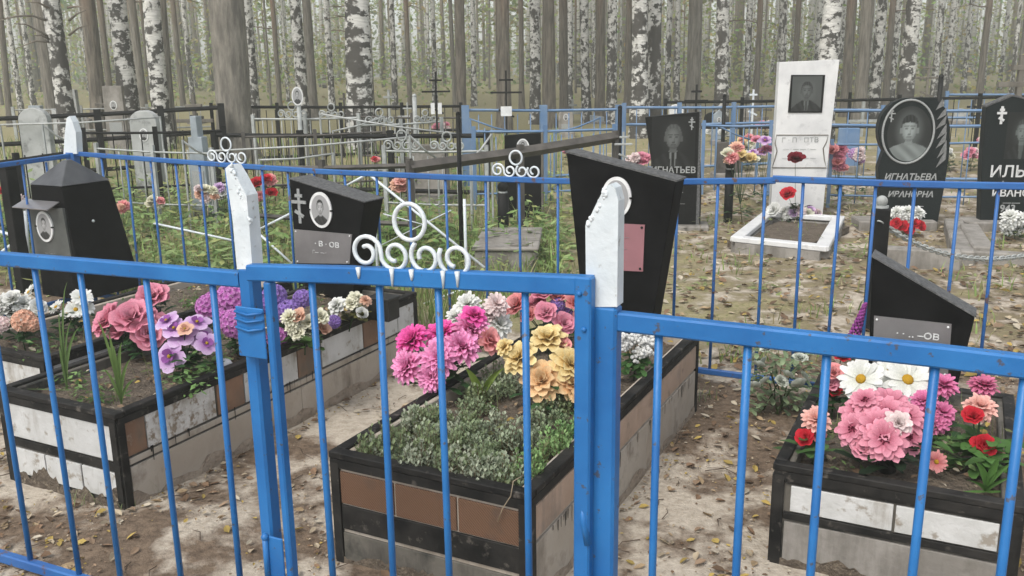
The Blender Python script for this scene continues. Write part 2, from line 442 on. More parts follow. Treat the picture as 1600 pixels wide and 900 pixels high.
def portrait(parent, cx, y, cz, wd, hg, st, oval=True, tint=(1, 1, 1), name='portrait', gain=.62, nx=44, nz=56, power=1.8):
    mb = MB(); vs = []; cs = []; keep = {}
    for j in range(nz + 1):
        for i in range(nx + 1):
            u = 2 * i / nx - 1; v = 2 * j / nz - 1
            if oval:   # squircle map onto the ellipse
                x = u * math.sqrt(1 - v * v / 2); z = v * math.sqrt(1 - u * u / 2)
            else: x, z = u, v
            t = face_tone(x, z, st) ** power * gain
            vs.append((cx + x * wd / 2, y, cz + z * hg / 2)); cs.append((t * tint[0], t * tint[1], t * tint[2]))
    fs = [(j * (nx + 1) + i, j * (nx + 1) + i + 1, (j + 1) * (nx + 1) + i + 1, (j + 1) * (nx + 1) + i) for j in range(nz) for i in range(nx)]
    mb.add(vs, fs, cs)
    return mb.build(name, print_m, parent)
def oval_photo(parent, cx, y, cz, wd, hg, st, brackets=True):
    """porcelain medallion with a printed photo and two small clips"""
    mb = MB(); mb.ell((cx, cz), wd / 2, hg / 2, y - .008, 36, th=.010)
    p = mb.build('photo_medallion', porc, parent)
    portrait(p, cx, y - .0095, cz, wd * .80, hg * .84, st, True, (1, 1, 1), 'photo', .75)
    if brackets:
        for s in (-1, 1):
            b = MB(); b.box((cx + s * wd / 2, y - .009, cz), (.014, .012, .008)); b.build('clip', black_mt, p)
    return p
def ortho_cross(parent, cx, y, cz, h, mat, th=.006, name='cross', wd=None):
    w_ = wd or h * .09; mb = MB()
    mb.box((cx, y, cz), (w_, th, h)); mb.box((cx, y - .0012, cz + h * .30), (h * .26, th, w_)); mb.box((cx, y - .0024, cz + h * .12), (h * .52, th, w_))
    mb.box((cx, y - .0036, cz - h * .22), (h * .34, th, w_), Matrix.Rotation(R(28), 3, 'Y'))
    return mb.build(name, mat, parent)

# ------------------------------------------------------------------ fences of the near plot
bar_cache = {}
def bar(parent, x, z0, z1, mat, r=.0085, y=0, n=8, name='bar', lean=0):
    h = round(z1 - z0, 2); k = (h, r, n, mat.name)
    if k not in bar_cache:
        bar_cache[k] = MB().tube([(0, 0, 0), (0, 0, h * .5), (0, 0, h)], r, n).mesh('bar', mat, True)
    return link(name, bar_cache[k], parent, (x, y, z0), (0, lean, 0))
def rail(parent, pts, mat, hgt=.036, th=.024, name='rail'):
    """flat bar through points (x,z) at y=0, slightly wavy"""
    mb = MB()
    vs = []; n = len(pts)
    b = .004
    for (x, z) in pts:
        for (yy, zz) in ((-th / 2, -hgt / 2 + b), (-th / 2, hgt / 2 - b), (-th / 2 + b, hgt / 2), (th / 2 - b, hgt / 2), (th / 2, hgt / 2 - b), (th / 2, -hgt / 2 + b), (th / 2 - b, -hgt / 2), (-th / 2 + b, -hgt / 2)):
            vs.append((x, yy, z + zz))
    fs = []
    for i in range(n - 1):
        for k in range(8):
            k2 = (k + 1) % 8; fs.append((i * 8 + k, (i + 1) * 8 + k, (i + 1) * 8 + k2, i * 8 + k2))
    fs += [tuple(range(8)), tuple((n - 1) * 8 + k for k in range(7, -1, -1))]
    mb.add(vs, fs); return mb.build(name, mat, parent)
def scroll_paths(s):
    """the row of curls used on every gate and fence here: four spirals and a ring on top; unit s metres wide"""
    P = []
    def spiral(cx, cz, r0, r1, a0, turns, n=26):
        return [(cx + (r0 + (r1 - r0) * k / n) * math.cos(a0 + turns * 2 * math.pi * k / n), 0, cz + (r0 + (r1 - r0) * k / n) * math.sin(a0 + turns * 2 * math.pi * k / n)) for k in range(n + 1)]
    q = s / 4.15
    a = spiral(-1.52 * q, .50 * q, .54 * q, .17 * q, R(20), 1.28)[::-1]
    bq = spiral(-.50 * q, .48 * q, .50 * q, .17 * q, R(200), 1.22)
    P.append(a + bq)                              # S shaped pair
    P.append(spiral(.52 * q, .48 * q, .52 * q, .20 * q, R(130), 1.2))
    P.append(spiral(1.55 * q, .50 * q, .57 * q, .22 * q, R(150), 1.3))
    P.append([(0.02 * q + .52 * q * math.cos(t * math.pi / 11), 0, 1.50 * q + .54 * q * math.sin(t * math.pi / 11)) for t in range(22)])
    return P
def scroll(parent, x, z, s, mat, r=.0055, y=0, name='scroll_curl', n=6, lean=0):
    for i, p in enumerate(scroll_paths(s)):
        mb = MB(); mb.tube([(x + a, y + (i % 2) * .003, z + c) for a, _, c in p], r, n, closed=(i == 3))
        mb.build(name if i < 3 else 'scroll_ring', mat, parent, True)

# front fence line
A0 = Vector((-0.683, 2.223 - .044, 0))            # on the fence line under the left gate post
FP = (A0.x, A0.y)
def fx(px, py): return on_plane(px, py, FP, FA)
def world(P0, a, s): return Vector((P0[0] + math.cos(a) * s, P0[1] - math.sin(a) * s, 0))
def gate_post(name_label, cx, outline, zsplit, wd, parent):
    """square tube; white cut and pinched tip as a sub-part"""
    mb = MB(); mb.box((cx, 0, zsplit / 2 - .1), (wd, .044, zsplit + .2), bev=.006); p = mb.build('post', blue, parent)
    t = MB(); t.prism(outline, -.020, .020)
    tip = t.build('post_tip', white_pt, p)
    return p, tip

TF = thing('metal_fence', 'blue metal bar fence in front of the box grave with purple flowers', 'fence', (FP[0], FP[1], gz(*FP)), -FA, 'blue bar fence of the plot')
z0g = gz(*FP)
def lz(px, py): s, z = fx(px, py); return s, z - z0g
# left section
tops = [lz(-60, 395), lz(0, 404), lz(120, 414), lz(240, 424), lz(378, 436)]
tops = [(tops[0][0] - 1.6, tops[0][1] + .01)] + tops
rail(TF, tops, blue, .040, .028)
zz = lz(0, 868)[1]
btm = [(tops[0][0], zz), (tops[0][0] + .8, zz), (lz(0, 865)[0], lz(0, 868)[1]), (lz(385, 700)[0], lz(0, 868)[1] + .005)]
rail(TF, btm, blue_old, .034, .028)
def ztop(ts, s):
    for (a, za), (b, zb) in zip(ts, ts[1:]):
        if a <= s <= b: return za + (zb - za) * (s - a) / (b - a)
    return ts[-1][1]
for i, px in enumerate((-330, -220, -105, -22, 57, 126, 229, 329)):
    s = lz(px, 440)[0]; bar(TF, s, btm[2][1] - .01, ztop(tops, s) - .012, blue, .0085, .004, lean=random.uniform(-.006, .006))
# posts with white tips
s1 = lz(413, 700)[0]
o1 = [lz(*q) for q in ((379, 418), (372, 340), (361, 262), (367, 256), (378, 274), (394, 304), (398, 350), (403, 418))]
gate_post('', s1, o1, o1[0][1] + .004, .040, TF)
TR = thing('metal_fence', 'blue metal bar fence in front of the short grave with big pink flowers', 'fence', (FP[0], FP[1], z0g), -FA, 'blue bar fence of the plot')
s2 = lz(944, 470)[0]
o2 = [lz(*q) for q in ((921, 476), (920, 352), (934, 322), (950, 290), (958, 286), (966, 292), (971, 312), (969, 476))]
gp2, tip2 = gate_post('', s2, o2, o2[0][1] + .004, .066, TR)
def weld(tip, a, b, n):
    bd = MB()
    for k in range(n):
        t = random.random(); x = a[0] + (b[0] - a[0]) * t + random.uniform(0, .008); z = a[1] + (b[1] - a[1]) * t + random.uniform(-.006, .003)
        r = random.uniform(.0028, .0055); bd.ball((x, random.uniform(-.020, -.012), z), r, 6, 4, (1, 1, 1.2))
    bd.build('weld_bead', white_pt, tip, True)
weld(tip2, o2[1], o2[3], 46)
weld([o for o in TF.children if o.name.startswith('post')][0].children[0], o1[6], o1[3], 34)
topr = [lz(957, 500), lz(1100, 516), lz(1300, 538), lz(1450, 554), lz(1600, 572)]
topr += [(topr[-1][0] + .9, topr[-1][1] - .01)]
rail(TR, topr, blue, .040, .028)
zb = .09
rail(TR, [(s2 + .03, zb), (topr[-1][0], zb)], blue_old, .034, .028)
for px in (1027, 1166, 1290, 1458, 1612, 1790, 1990):
    s = lz(px, 552)[0]; bar(TR, s, zb - .01, ztop(topr, s) - .012, blue, .0085, .004, lean=random.uniform(-.006, .006))
lt = MB(); la = lz(921, 778); lb = lz(924, 800); lc = lz(930, 835)
lt.tube([(la[0], -.045, la[1]), (lb[0], -.048, lb[1]), (lc[0], -.046, lc[1])], [.005, .008, .009], 8)
lt.build('hook', blue, gp2, True)

# gate
GT = thing('garden_gate', 'blue metal gate with white scroll curls on its top rail', 'gate', (FP[0], FP[1], z0g), -FA)
gtop = [lz(404, 420), lz(560, 425), lz(760, 434), lz(934, 441)]
GO = .013
sl_ = lz(448, 700)[0] + GO; sr_ = lz(926, 600)[0] + GO * .5
rail(GT, [(gtop[0][0], gtop[0][1] - .002)] + gtop[1:], blue, .040, .030)
for o in (GT.children[-1],): o.location.y = -.030
def stile(cx, z0, z1, wd, name, y=-.030, th=.028):
    mb = MB(); mb.box((cx, y, (z0 + z1) / 2), (wd, th, z1 - z0), bev=.004); return mb.build(name, blue, GT)
stl = stile(sl_, .04, gtop[0][1] - .02, .021, 'stile', -.031)
stile(sr_ - .012, .04, gtop[3][1] + .02, .036, 'stile', -.036, .03)
mb = MB(); mb.box(((sl_ + sr_) / 2, -.030, .085), (sr_ - sl_ - .07, .026, .036), bev=.004); mb.build('rail', blue_old, GT)
for px in (494, 594, 689, 822):
    s = lz(px, 450)[0] + GO; bar(GT, s, .07, ztop(gtop, s) - .012, blue, .0085, -.026, lean=random.uniform(-.006, .006))
# scroll on the gate
sa, sb = lz(553, 400)[0] + GO, lz(739, 400)[0] + GO
scroll(GT, (sa + sb) / 2, ztop(gtop, (sa + sb) / 2) + .012, sb - sa, white_pt, .0052, -.030)
for px in (571, 622, 652, 700, 722):                      # drips of white paint over the rail
    s = lz(px, 430)[0] + GO; d = MB(); d.tube([(s, -.0465, ztop(gtop, s) + .022), (s + .001, -.0470, ztop(gtop, s) + .006), (s, -.0465, ztop(gtop, s) - random.uniform(.0, .018))], [.006, .0042, .002], 6)
    d.build('paint_drip', white_pt, GT, True)
# lock plates and pin hinge
for (pa, pb, pc, pd) in ((383, 425, 470, 545), (431, 456, 822, 960)):
    a = lz(pa, (pc + pd) / 2); b_ = lz(pb, (pc + pd) / 2); a = (a[0] + GO * 1.4, a[1]); b_ = (b_[0] + GO * 1.4, b_[1]); zt = lz(pa, pc)[1]; zb_ = lz(pa, pd)[1]
    mb = MB(); mb.box(((a[0] + b_[0]) / 2, -.048, (zt + zb_) / 2), (b_[0] - a[0], .006, zt - zb_), bev=.002); pl = mb.build('lock_plate', blue, GT)
    if pa == 383:
        for dz in (.012, .03, .052):
            w_ = MB(); w_.tube([(a[0], -.053, zt - dz), ((a[0] + b_[0]) / 2, -.058, zt - dz - .005), (b_[0], -.053, zt - dz + .003)], .0035, 6); w_.build('binding_wire', blue, pl, True)
mb = MB(); ha = lz(426, 822); hb = lz(431, 890); ha = (ha[0] + GO * 1.5, ha[1]); hb = (hb[0] + GO * 1.5, hb[1]); mb.tube([(ha[0], -.054, ha[1]), (hb[0], -.054, hb[1])], .008, 8); mb.ball((ha[0], -.054, ha[1]), .011, 8, 5); mb.build('hinge_pin', blue, GT, True)
for (px, py) in ((919, 450), (926, 505)):
    q = lz(px, py); mb = MB(); mb.ball((q[0], -.052, q[1]), .006, 8, 5); mb.build('bolt', blue, GT, True)

# back fence
BP = (.935, 4.269)
def lb_(px, py): return on_plane(px, py, BP, FA)
TB = thing('metal_fence', 'blue metal bar fence running behind the headstones at the back of the plot', 'fence', (BP[0], BP[1], 0), -FA, 'blue bar fence of the plot')
bt = [lb_(118, 240), lb_(300, 254), lb_(500, 268), lb_(700, 277), lb_(880, 283), lb_(1050, 284), lb_(1212, 282)]
rail(TB, bt, blue_old, .030, .026)
bt2 = [lb_(1208, 279), lb_(1300, 283), lb_(1400, 287), lb_(1500, 289), lb_(1610, 291)]; bt2 += [(bt2[-1][0] + .8, bt2[-1][1])]
rail(TB, bt2, blue_old, .030, .026); TB.children[-1].location.y = -.004
rail(TB, [(bt[0][0], .08), (0, .075), (bt2[-1][0], .06)], blue_old, .030, .022)
for px in (163, 200, 238, 277, 315, 356, 410, 450, 492, 540, 590, 638, 697, 757, 812, 871, 930, 990, 1058, 1120, 1196):
    s = lb_(px, 290)[0]; bar(TB, s, .06, ztop(bt, s) - .01, blue_old, .0075, .004, lean=random.uniform(-.008, .008))
for px in (1255, 1310, 1367, 1430, 1498, 1563, 1640, 1725):
    s = lb_(px, 300)[0]; bar(TB, s, .05, ztop(bt2, s) - .01, blue_old, .0075, .004, lean=random.uniform(-.008, .008))
sc_ = lb_(113, 240); oc = [lb_(*q) for q in ((104, 240), (106, 206), (109, 184), (113, 181), (118, 190), (123, 206), (125, 240))]
mb = MB(); mb.box((sc_[0], 0, sc_[1] / 2 - .08), (.075, .055, sc_[1] + .18), bev=.005); pb_ = mb.build('post', blue_old, TB)
mb = MB(); mb.prism(oc, -.024, .024); mb.build('post_tip', white_pt, pb_)
for (pa, pb2, py) in ((324, 386, 254), (768, 844, 272)):
    a, b_ = lb_(pa, py)[0], lb_(pb2, py)[0]; scroll(TB, (a + b_) / 2, ztop(bt, (a + b_) / 2) + .012, b_ - a, white_pt, .0055)
# left side fence from the corner towards the viewer
CP = world(BP, FA, sc_[0]); LA = R(27 - 90 + 180)      # heading of -L
TS = thing('metal_fence', 'blue metal bar fence along the side, behind the black pyramid-topped tombstone', 'fence', (CP.x, CP.y, 0), 0, 'blue bar fence of the plot')
TS.rotation_euler = (0, 0, math.atan2(-Ld.y, -Ld.x))
rail(TS, [(0.03, sc_[1] - .012), (.6, sc_[1] - .03), (3.2, sc_[1] - .02)], blue_old, .030, .026)
rail(TS, [(0.03, .08), (3.2, .08)], blue_old, .030, .022)
for k in range(17): bar(TS, .2 + k * .18, .06, sc_[1] - .035, blue_old, .0075, .004, lean=random.uniform(-.008, .008))

# ------------------------------------------------------------------ box graves
def grave(label, FR_, w_, l_, h, tiles_front, tiles_side, body, group='box graves in the plot', soil_drop=.05, wl=.045, drips=0, mud=(.05, .05)):
    """FR_: front right corner (world x,y). local x to the right, y to the back; tiles: (a0,a1,z0,z1,mat)"""
    zb = gz(FR_[0], FR_[1])
    t = thing('box_grave', label, 'grave', (FR_[0], FR_[1], 0), -ANG, group)
    for (c, d) in (((-w_ / 2, wl / 2, h / 2 - .06), (w_, wl, h + .10)), ((-w_ / 2, l_ - wl / 2, h / 2 - .06), (w_, wl, h + .10)),
                   ((-wl / 2, l_ / 2, h / 2 - .06), (wl, l_ - 2 * wl, h + .10)), ((-w_ + wl / 2, l_ / 2, h / 2 - .06), (wl, l_ - 2 * wl, h + .10))):
        mb = MB(); mb.box(c, (d[0], d[1], d[2] + .02), bev=.004); mb.build('wall', body, t)
    rw, rh = .040, .022
    for i, (c, d) in enumerate((((-w_ / 2, rw / 2 - .012, h), (w_ + .024, rw, rh)), ((-w_ / 2, l_ - rw / 2 + .012, h), (w_ + .024, rw, rh)),
                   ((-rw / 2 + .012, l_ / 2, h), (rw, l_ - 2 * rw + .022, rh)), ((-w_ + rw / 2 - .012, l_ / 2, h), (rw, l_ - 2 * rw + .022, rh)))):
        mb = MB(); mb.box(c, d, bev=.003); mb.build('rim', rim_mt, t)
        lp = MB()
        if i == 0: lp.box((-w_ / 2, -.0085, h - .026), (w_ + .014, .007, .030)); lp.build('rim_flange', rim_mt, t)
        if i == 2: lp.box((.0085, l_ / 2, h - .024), (.007, l_, .026)); lp.build('rim_flange', rim_mt, t)
    for (a, b) in ((0, 0), (-w_, 0), (0, l_), (-w_, l_)):
        mb = MB(); sx = 1 if a == 0 else -1; sy = -1 if b == 0 else 1
        mb.box((a - sx * .010, b + sy * .006, h / 2 - .05), (.030, .014, h + .05)); mb.box((a + sx * .006, b - sy * .010, h / 2 - .052), (.014, .030, h + .046)); mb.build('corner_post', rim_mt, t)
    for (a0, a1, z0, z1, m) in tiles_front:
        mb = MB(); mb.box(((a0 + a1) / 2, -.003 - random.uniform(0, .0015), (z0 + z1) / 2), (a1 - a0 - .003, .009, z1 - z0 - .004), Matrix.Rotation(random.uniform(-.004, .004), 3, 'Y'), bev=.0015); mb.build('tile', m, t)
    for (a0, a1, z0, z1, m) in tiles_side:
        mb = MB(); mb.box((.003 + random.uniform(0, .0015), (a0 + a1) / 2, (z0 + z1) / 2), (.009, a1 - a0 - .003, z1 - z0 - .004), Matrix.Rotation(random.uniform(-.004, .004), 3, 'X'), bev=.0015); mb.build('tile', m, t)
    if drips:
        r_ = random.Random(int(w_ * 100 + l_ * 77))
        for k in range(drips):
            y_ = .1 + (l_ - .2) * r_.random() ** 1.3; L_ = r_.uniform(.015, .06); wd_ = r_.uniform(.0015, .004)
            mb = MB(); mb.add([(.0095, y_ - wd_, .207), (.0095, y_ + wd_, .207), (.0093, y_ + wd_ * .5, .207 - L_), (.0093, y_ - wd_ * .5, .207 - L_)], [(0, 1, 2, 3)]); mb.v = [(a + .0004, b, c) for a, b, c in mb.v]; mb.build('tar_drip', rim_mt, t)
    r_ = random.Random(int(l_ * 50)); ph = r_.uniform(0, 6)
    for face in (0, 1):
        mb = MB(); n_ = 40; hi_ = mud[face]; ext = w_ if face == 0 else l_
        for k in range(n_ + 1):
            s_ = ext * k / n_; hh = hi_ * (.55 + .35 * math.sin(s_ * 9 + ph) * math.sin(s_ * 23 + ph) + r_.uniform(-.18, .25))
            for (zz, off) in ((-.06, .016), (hh * .6, .0115), (max(.004, hh), .0088)):
                mb.v.append((-s_, -off, zz) if face == 0 else (off, s_, zz)); mb.c.append(None)
        mb.f = [(3 * k + q, 3 * k + q + 1, 3 * k + q + 4, 3 * k + q + 3) if face == 0 else (3 * k + q, 3 * k + q + 3, 3 * k + q + 4, 3 * k + q + 1) for k in range(n_) for q in range(2)]
        mb.build('mud_crust', soil_m if face == 0 else mud_m, t, True)
    sv = MB(); n1, n2 = 18, 40
    for j in range(n2 + 1):
        for i in range(n1 + 1):
            x = -w_ + wl * .6 + (w_ - wl * 1.2) * i / n1; y = wl * .6 + (l_ - wl * 1.2) * j / n2
            m_ = 1 - max(abs(2 * i / n1 - 1), abs(2 * j / n2 - 1)) ** 4
            sv.v.append((x, y, h - soil_drop + .035 * m_ * (.6 + .4 * math.sin(x * 9) * math.sin(y * 7)) + random.uniform(-.007, .007))); sv.c.append(None)
    sv.f = [(j * (n1 + 1) + i, j * (n1 + 1) + i + 1, (j + 1) * (n1 + 1) + i + 1, (j + 1) * (n1 + 1) + i) for j in range(n2) for i in range(n1)]
    sv.build('soil', soil_m, t, True)
    return t
def gl(FR_, x, y, z=0):
    p = Vector((FR_[0], FR_[1], z)) + Wd * x + Ld * y; return p

HC = .37
FC = pz(825, 775, HC); FC = (FC.x, FC.y)
FLl = pz(180, 650, HC); FLl = (FLl.x, FLl.y)
FRr = pz(1595, 795, .33); FRr = (FRr.x, FRr.y)
WC, LC = .69, 1.76
# centre grave
tf = []
for (a, b) in ((-.665, -.46), (-.455, -.235), (-.23, -.022)): tf.append((a, b, .205, .318, tile_rib))
tf += [(-.665, -.022, .115, .203, rim_mt), (-.665, -.022, -.04, .105, conc_dk)]
ts_ = []
yb = [.03, .34, .63, .93, 1.22, 1.50, 1.74]
for a, b in zip(yb, yb[1:]): ts_.append((a, b, .215, .325, tile_pk))
yb2 = [.03, 1.05, 1.74]
for a, b in zip(yb2, yb2[1:]): ts_.append((a, b, -.06, .205, conc_br))
GC = grave('concrete box grave with brown ribbed front panels and bright pink and orange flowers', FC, WC, LC, HC, tf, ts_, conc_br, drips=34)
# left grave
def sidey(px, py, FR_): 
    d = ray(px, py); t = ((FR_[0] - EYE.x) * Wd.x + (FR_[1] - EYE.y) * Wd.y) / (d.x * Wd.x + d.y * Wd.y); p = EYE + d * t
    return (p.x - FR_[0]) * Ld.x + (p.y - FR_[1]) * Ld.y
LL = sidey(648, 482, FLl); rim_y = lambda px: 664 + (px - 180) * (492 - 664) / 468.
tb = [(187, 223, tile_b), (224, 333, tile_wb), (336, 378, tile_b), (379, 420, tile_w), (421, 462, tile_w), (463, 499, tile_b), (500, 565, tile_w), (566, 593, tile_b), (595, 619, tile_w), (620, 645, tile_w)]
ts_ = [(sidey(a, rim_y(a), FLl), sidey(b, rim_y(b), FLl), .20, .335, m) for a, b, m in tb]
nl = 2
ts_ += [(.03 + k * (LL - .05) / nl, .03 + (k + 1) * (LL - .05) / nl, .165, .192, conc_br) for k in range(nl)]
ts_ += [(.03 + k * (LL - .05) / nl, .03 + (k + 1) * (LL - .05) / nl, -.06, .158, conc_br) for k in range(nl)]
tf = [(-.61, -.31, .19, .335, tile_w), (-.305, -.022, .19, .335, tile_w)]
tf += [(-.61, -.022, .150, .187, rim_mt)]
for a, b in ((-.61, -.42), (-.415, -.215), (-.21, -.022)): tf.append((a, b, .035, .145, tile_w))
GL_ = grave('box grave with white and brown tiled sides and purple and pink flowers', FLl, .64, LL, HC, tf, ts_, conc_dk, drips=22, mud=(.085, .06))
# far left grave
FFl = (FLl[0] - Wd.x * .86 + Ld.x * .35, FLl[1] - Wd.y * .86 + Ld.y * .35)
ts_ = []
for k in range(5): ts_ += [(.03 + k * .31, .03 + (k + 1) * .31, .19, .325, tile_wb if k % 2 else tile_w), (.03 + k * .31, .03 + (k + 1) * .31, -.05, .18, conc_br)]
GF = grave('box grave with white flowers in front of the black pyramid-topped tombstone', FFl, .64, 1.60, .36, [(-.6, -.31, .19, .33, tile_w), (-.305, -.02, .19, .33, tile_w)], ts_, conc_br)
# short grave
HR = .33
tf = [(-.625, -.325, .185, .275, tile_w), (-.32, -.045, .185, .275, tile_w)]
tf += [(-.645, -.025, .155, .183, rim_mt), (-.645, -.025, .277, .305, rim_mt), (-.64, -.03, -.03, .15, conc)]
GR = grave('short box grave with white front tiles and big pink flowers', FRr, .67, .97, HR, tf, [(.03, .5, .17, .29, tile_w), (.5, .95, .17, .29, tile_w), (.03, .95, -.05, .16, conc)], conc_dk)
# cracks in the right side of the centre box are thin dark gaps left between its tiles

# ------------------------------------------------------------------ headstones of the plot
def slab_from_px(label, P0, a, outline, depth, mat, name='headstone', cat='headstone', group=None, z=None, bodyname='slab', drop=0):
    t = thing(name, label, cat, (P0[0], P0[1], 0), -a, group)
    pts = [on_plane(px, py, P0, a) for px, py in outline]
    mb = MB(); mb.prism(pts, 0, depth); o = mb.build(bodyname, mat, t)
    bv = o.modifiers.new('bevel', 'BEVEL'); bv.width = .004; bv.segments = 2; bv.limit_method = 'ANGLE'
    return t, pts
man = dict(bg=.62, halo=0, coat=.2, shirt=None, skin=.72, hair=.18, hairline=.46)
mansuit = dict(bg=.06, halo=.05, coat=.10, shirt=.5, tie=.08, skin=.42, hair=.30, hairline=.5)
# centre grave stone
P3 = gl(FC, -.345, LC - .16); P3 = (P3.x, P3.y)
q3 = [(885, 239), (1056, 285), (1020, 497), (1014, 535), (915, 520), (909, 470)]
H3, p3 = slab_from_px('tall black slant-topped headstone narrowing downwards with pinkish plaque', P3, ANG, q3, .13, black_pl)
mb = MB(); mb.prism([(p3[0][0] - .004, p3[0][1] + .002), (p3[1][0] + .006, p3[1][1] + .002), (p3[1][0] + .006, p3[1][1] + .010), (p3[0][0] - .004, p3[0][1] + .010)], -.004, .136); mb.build('top_cap', dark_edge, H3)
c = on_plane(964, 308, P3, ANG); e = on_plane(941, 308, P3, ANG); v_ = on_plane(964, 276, P3, ANG)
oval_photo(H3, c[0], 0, c[1], 2 * (c[0] - e[0]), 2 * (v_[1] - c[1]), man)
pq = [on_plane(x, y, P3, ANG) for x, y in ((921, 347), (1008, 351), (1005, 424), (921, 420))]
mb = MB(); mb.prism(pq, -.006, .001); pl = mb.build('plaque', plate_pk, H3)
for (x, y) in pq:
    mx_, mz_ = sum(p[0] for p in pq) / 4, sum(p[1] for p in pq) / 4
    b_ = MB(); b_.ball((x + (mx_ - x) * .10, -.007, z_ if False else y + (mz_ - y) * .12), .006, 8, 4); b_.build('screw', black_mt, pl)
for k, (s, f_) in enumerate((('— ·— —', .26), ('·—· —', .5), ('— — ·', .74))):
    lettering(s, .022, plate_m, pl, mx_ + .02, -.0075, pq[0][1] + (pq[3][1] - pq[0][1]) * f_)
# left grave stone
P2 = gl(FLl, -.36, LL - .13); P2 = (P2.x, P2.y)
q2 = [(452, 280), (570, 317), (556, 400), (548, 500), (470, 490), (462, 400)]
H2, p2 = slab_from_px('black slant-topped headstone with white cross, oval photo and grey plaque', P2, ANG, q2, .17, black_pl)
mb = MB(); mb.prism([(p2[0][0] - .003, p2[0][1] + .002), (p2[1][0] + .003, p2[1][1] + .002), (p2[1][0] + .003, p2[1][1] + .007), (p2[0][0] - .003, p2[0][1] + .007)], -.003, .174); mb.build('top_cap', dark_edge, H2)
c = on_plane(502, 328, P2, ANG); e = on_plane(485, 328, P2, ANG); v_ = on_plane(502, 300, P2, ANG)
oval_photo(H2, c[0], 0, c[1], 2 * (c[0] - e[0]), 2 * (v_[1] - c[1]), man)
c = on_plane(468, 322, P2, ANG); ct = on_plane(468, 295, P2, ANG); ortho_cross(H2, c[0], -.002, c[1], 2 * (ct[1] - c[1]), engr, .006)
pq = [on_plane(x, y, P2, ANG) for x, y in ((460, 358), (551, 366), (547, 412), (463, 411))]
mb = MB(); mb.prism(pq, -.006, .001); pl = mb.build('plaque', plate_m, H2)
mx_, mz_ = sum(p[0] for p in pq) / 4, sum(p[1] for p in pq) / 4
for (x, y) in pq:
    b_ = MB(); b_.ball((x + (mx_ - x) * .08, -.007, y + (mz_ - y) * .12), .005, 8, 4); b_.build('screw', porc, pl)
lettering('· В · ОВ', .040, engr_lt, pl, mx_ + .035, -.0075, mz_ + .02, 0, .0005, 1.25)
lettering('Г—  — ·', .026, engr_lt, pl, mx_ - .02, -.0075, mz_ - .028)
# short grave stone
P4 = gl(FRr, -.31, .97 + .03); P4 = (P4.x, P4.y)
q4 = [(1363, 402), (1523, 497), (1497, 600), (1490, 640), (1352, 640), (1358, 540)]
H4, p4 = slab_from_px('low black headstone with steeply sloping top and engraved grey plaque behind the white daisies', P4, ANG, q4, .12, black_pl)
mb = MB(); mb.prism([(p4[0][0] - .003, p4[0][1] + .002), (p4[1][0] + .005, p4[1][1] + .002), (p4[1][0] + .005, p4[1][1] + .009), (p4[0][0] - .003, p4[0][1] + .009)], -.003, .126); mb.build('top_cap', dark_edge, H4)
pq = [on_plane(x, y, P4, ANG) for x, y in ((1366, 493), (1487, 506), (1481, 590), (1363, 585))]
mb = MB(); mb.prism(pq, -.006, .001); pl = mb.build('plaque', plate_m, H4)
mx_, mz_ = sum(p[0] for p in pq) / 4, sum(p[1] for p in pq) / 4
for (x, y) in pq:
    b_ = MB(); b_.ball((x + (mx_ - x) * .08, -.007, y + (mz_ - y) * .12), .005, 8, 4); b_.build('screw', porc, pl)
lettering('· · ‥ –ОВ', .034, engr_lt, pl, mx_ + .02, -.0075, mz_ + .055, 0, .0005, 1.2)
lettering('А  — ·', .026, engr_lt, pl, mx_ - .03, -.0075, mz_ - .02)
# black pyramid-topped tombstone
PO = pz(203, 478, .30); PO = Vector((PO.x, PO.y, 0))      # front right foot
def frus(parent, name, mat, b, tp, z0, z1):
    (x0, x1, y0, y1), (X0, X1, Y0, Y1) = b, tp
    vs = [(x0, y0, z0), (x1, y0, z0), (x1, y1, z0), (x0, y1, z0), (X0, Y0, z1), (X1, Y0, z1), (X1, Y1, z1), (X0, Y1, z1)]
    mb = MB(); mb.add(vs, [(0, 3, 2, 1), (4, 5, 6, 7), (0, 1, 5, 4), (1, 2, 6, 5), (2, 3, 7, 6), (3, 0, 4, 7)])
    o = mb.build(name, mat, parent); bv = o.modifiers.new('bevel', 'BEVEL'); bv.width = .006; bv.segments = 2; return o
fr_b = on_plane(133, 480, (PO.x, PO.y), ANG)
OBP = gl(FFl, -.44, 1.36)
OB = thing('tombstone', 'black sheet-metal tombstone with pyramid top and small awning over an oval photo', 'tombstone', (OBP.x, OBP.y, 0), -ANG)
OBX = (OBP.x, OBP.y)
tl = on_plane(47, 290, OBX, ANG); tr = on_plane(96, 292, OBX, ANG); br = on_plane(131, 480, OBX, ANG); bl = on_plane(52, 480, OBX, ANG)
wt = tr[0] - tl[0]; wb_ = wt + .15; xr_t = tr[0]; dz = .36
x_r_b = br[0]
frus(OB, 'shaft', black_pl, (tl[0] - .0, x_r_b + .04, -.02, dz + .08), (tl[0], xr_t, 0, dz), .15, tr[1])
ap = on_plane(93, 250, (OBP.x + Ld.x * .15, OBP.y + Ld.y * .15), ANG)
cx_ = (tl[0] + xr_t) / 2
frus(OB, 'pyramid_top', simple('dull_black_cap', (.05, .052, .055), (.085, .088, .092), 6, .35, .15), (tl[0] - .006, xr_t + .006, -.006, dz + .006), (cx_ - .02, cx_ + .02, dz / 2 - .02, dz / 2 + .02), tr[1] + .002, ap[1])
aw = [on_plane(x, y, OBX, ANG) for x, y in ((41, 316), (92, 318))]
mb = MB(); mb.box(((aw[0][0] + aw[1][0]) / 2, -.045, aw[0][1]), (aw[1][0] - aw[0][0] + .02, .11, .006), Matrix.Rotation(R(22), 3, 'X')); mb.build('awning', plate_m, OB)
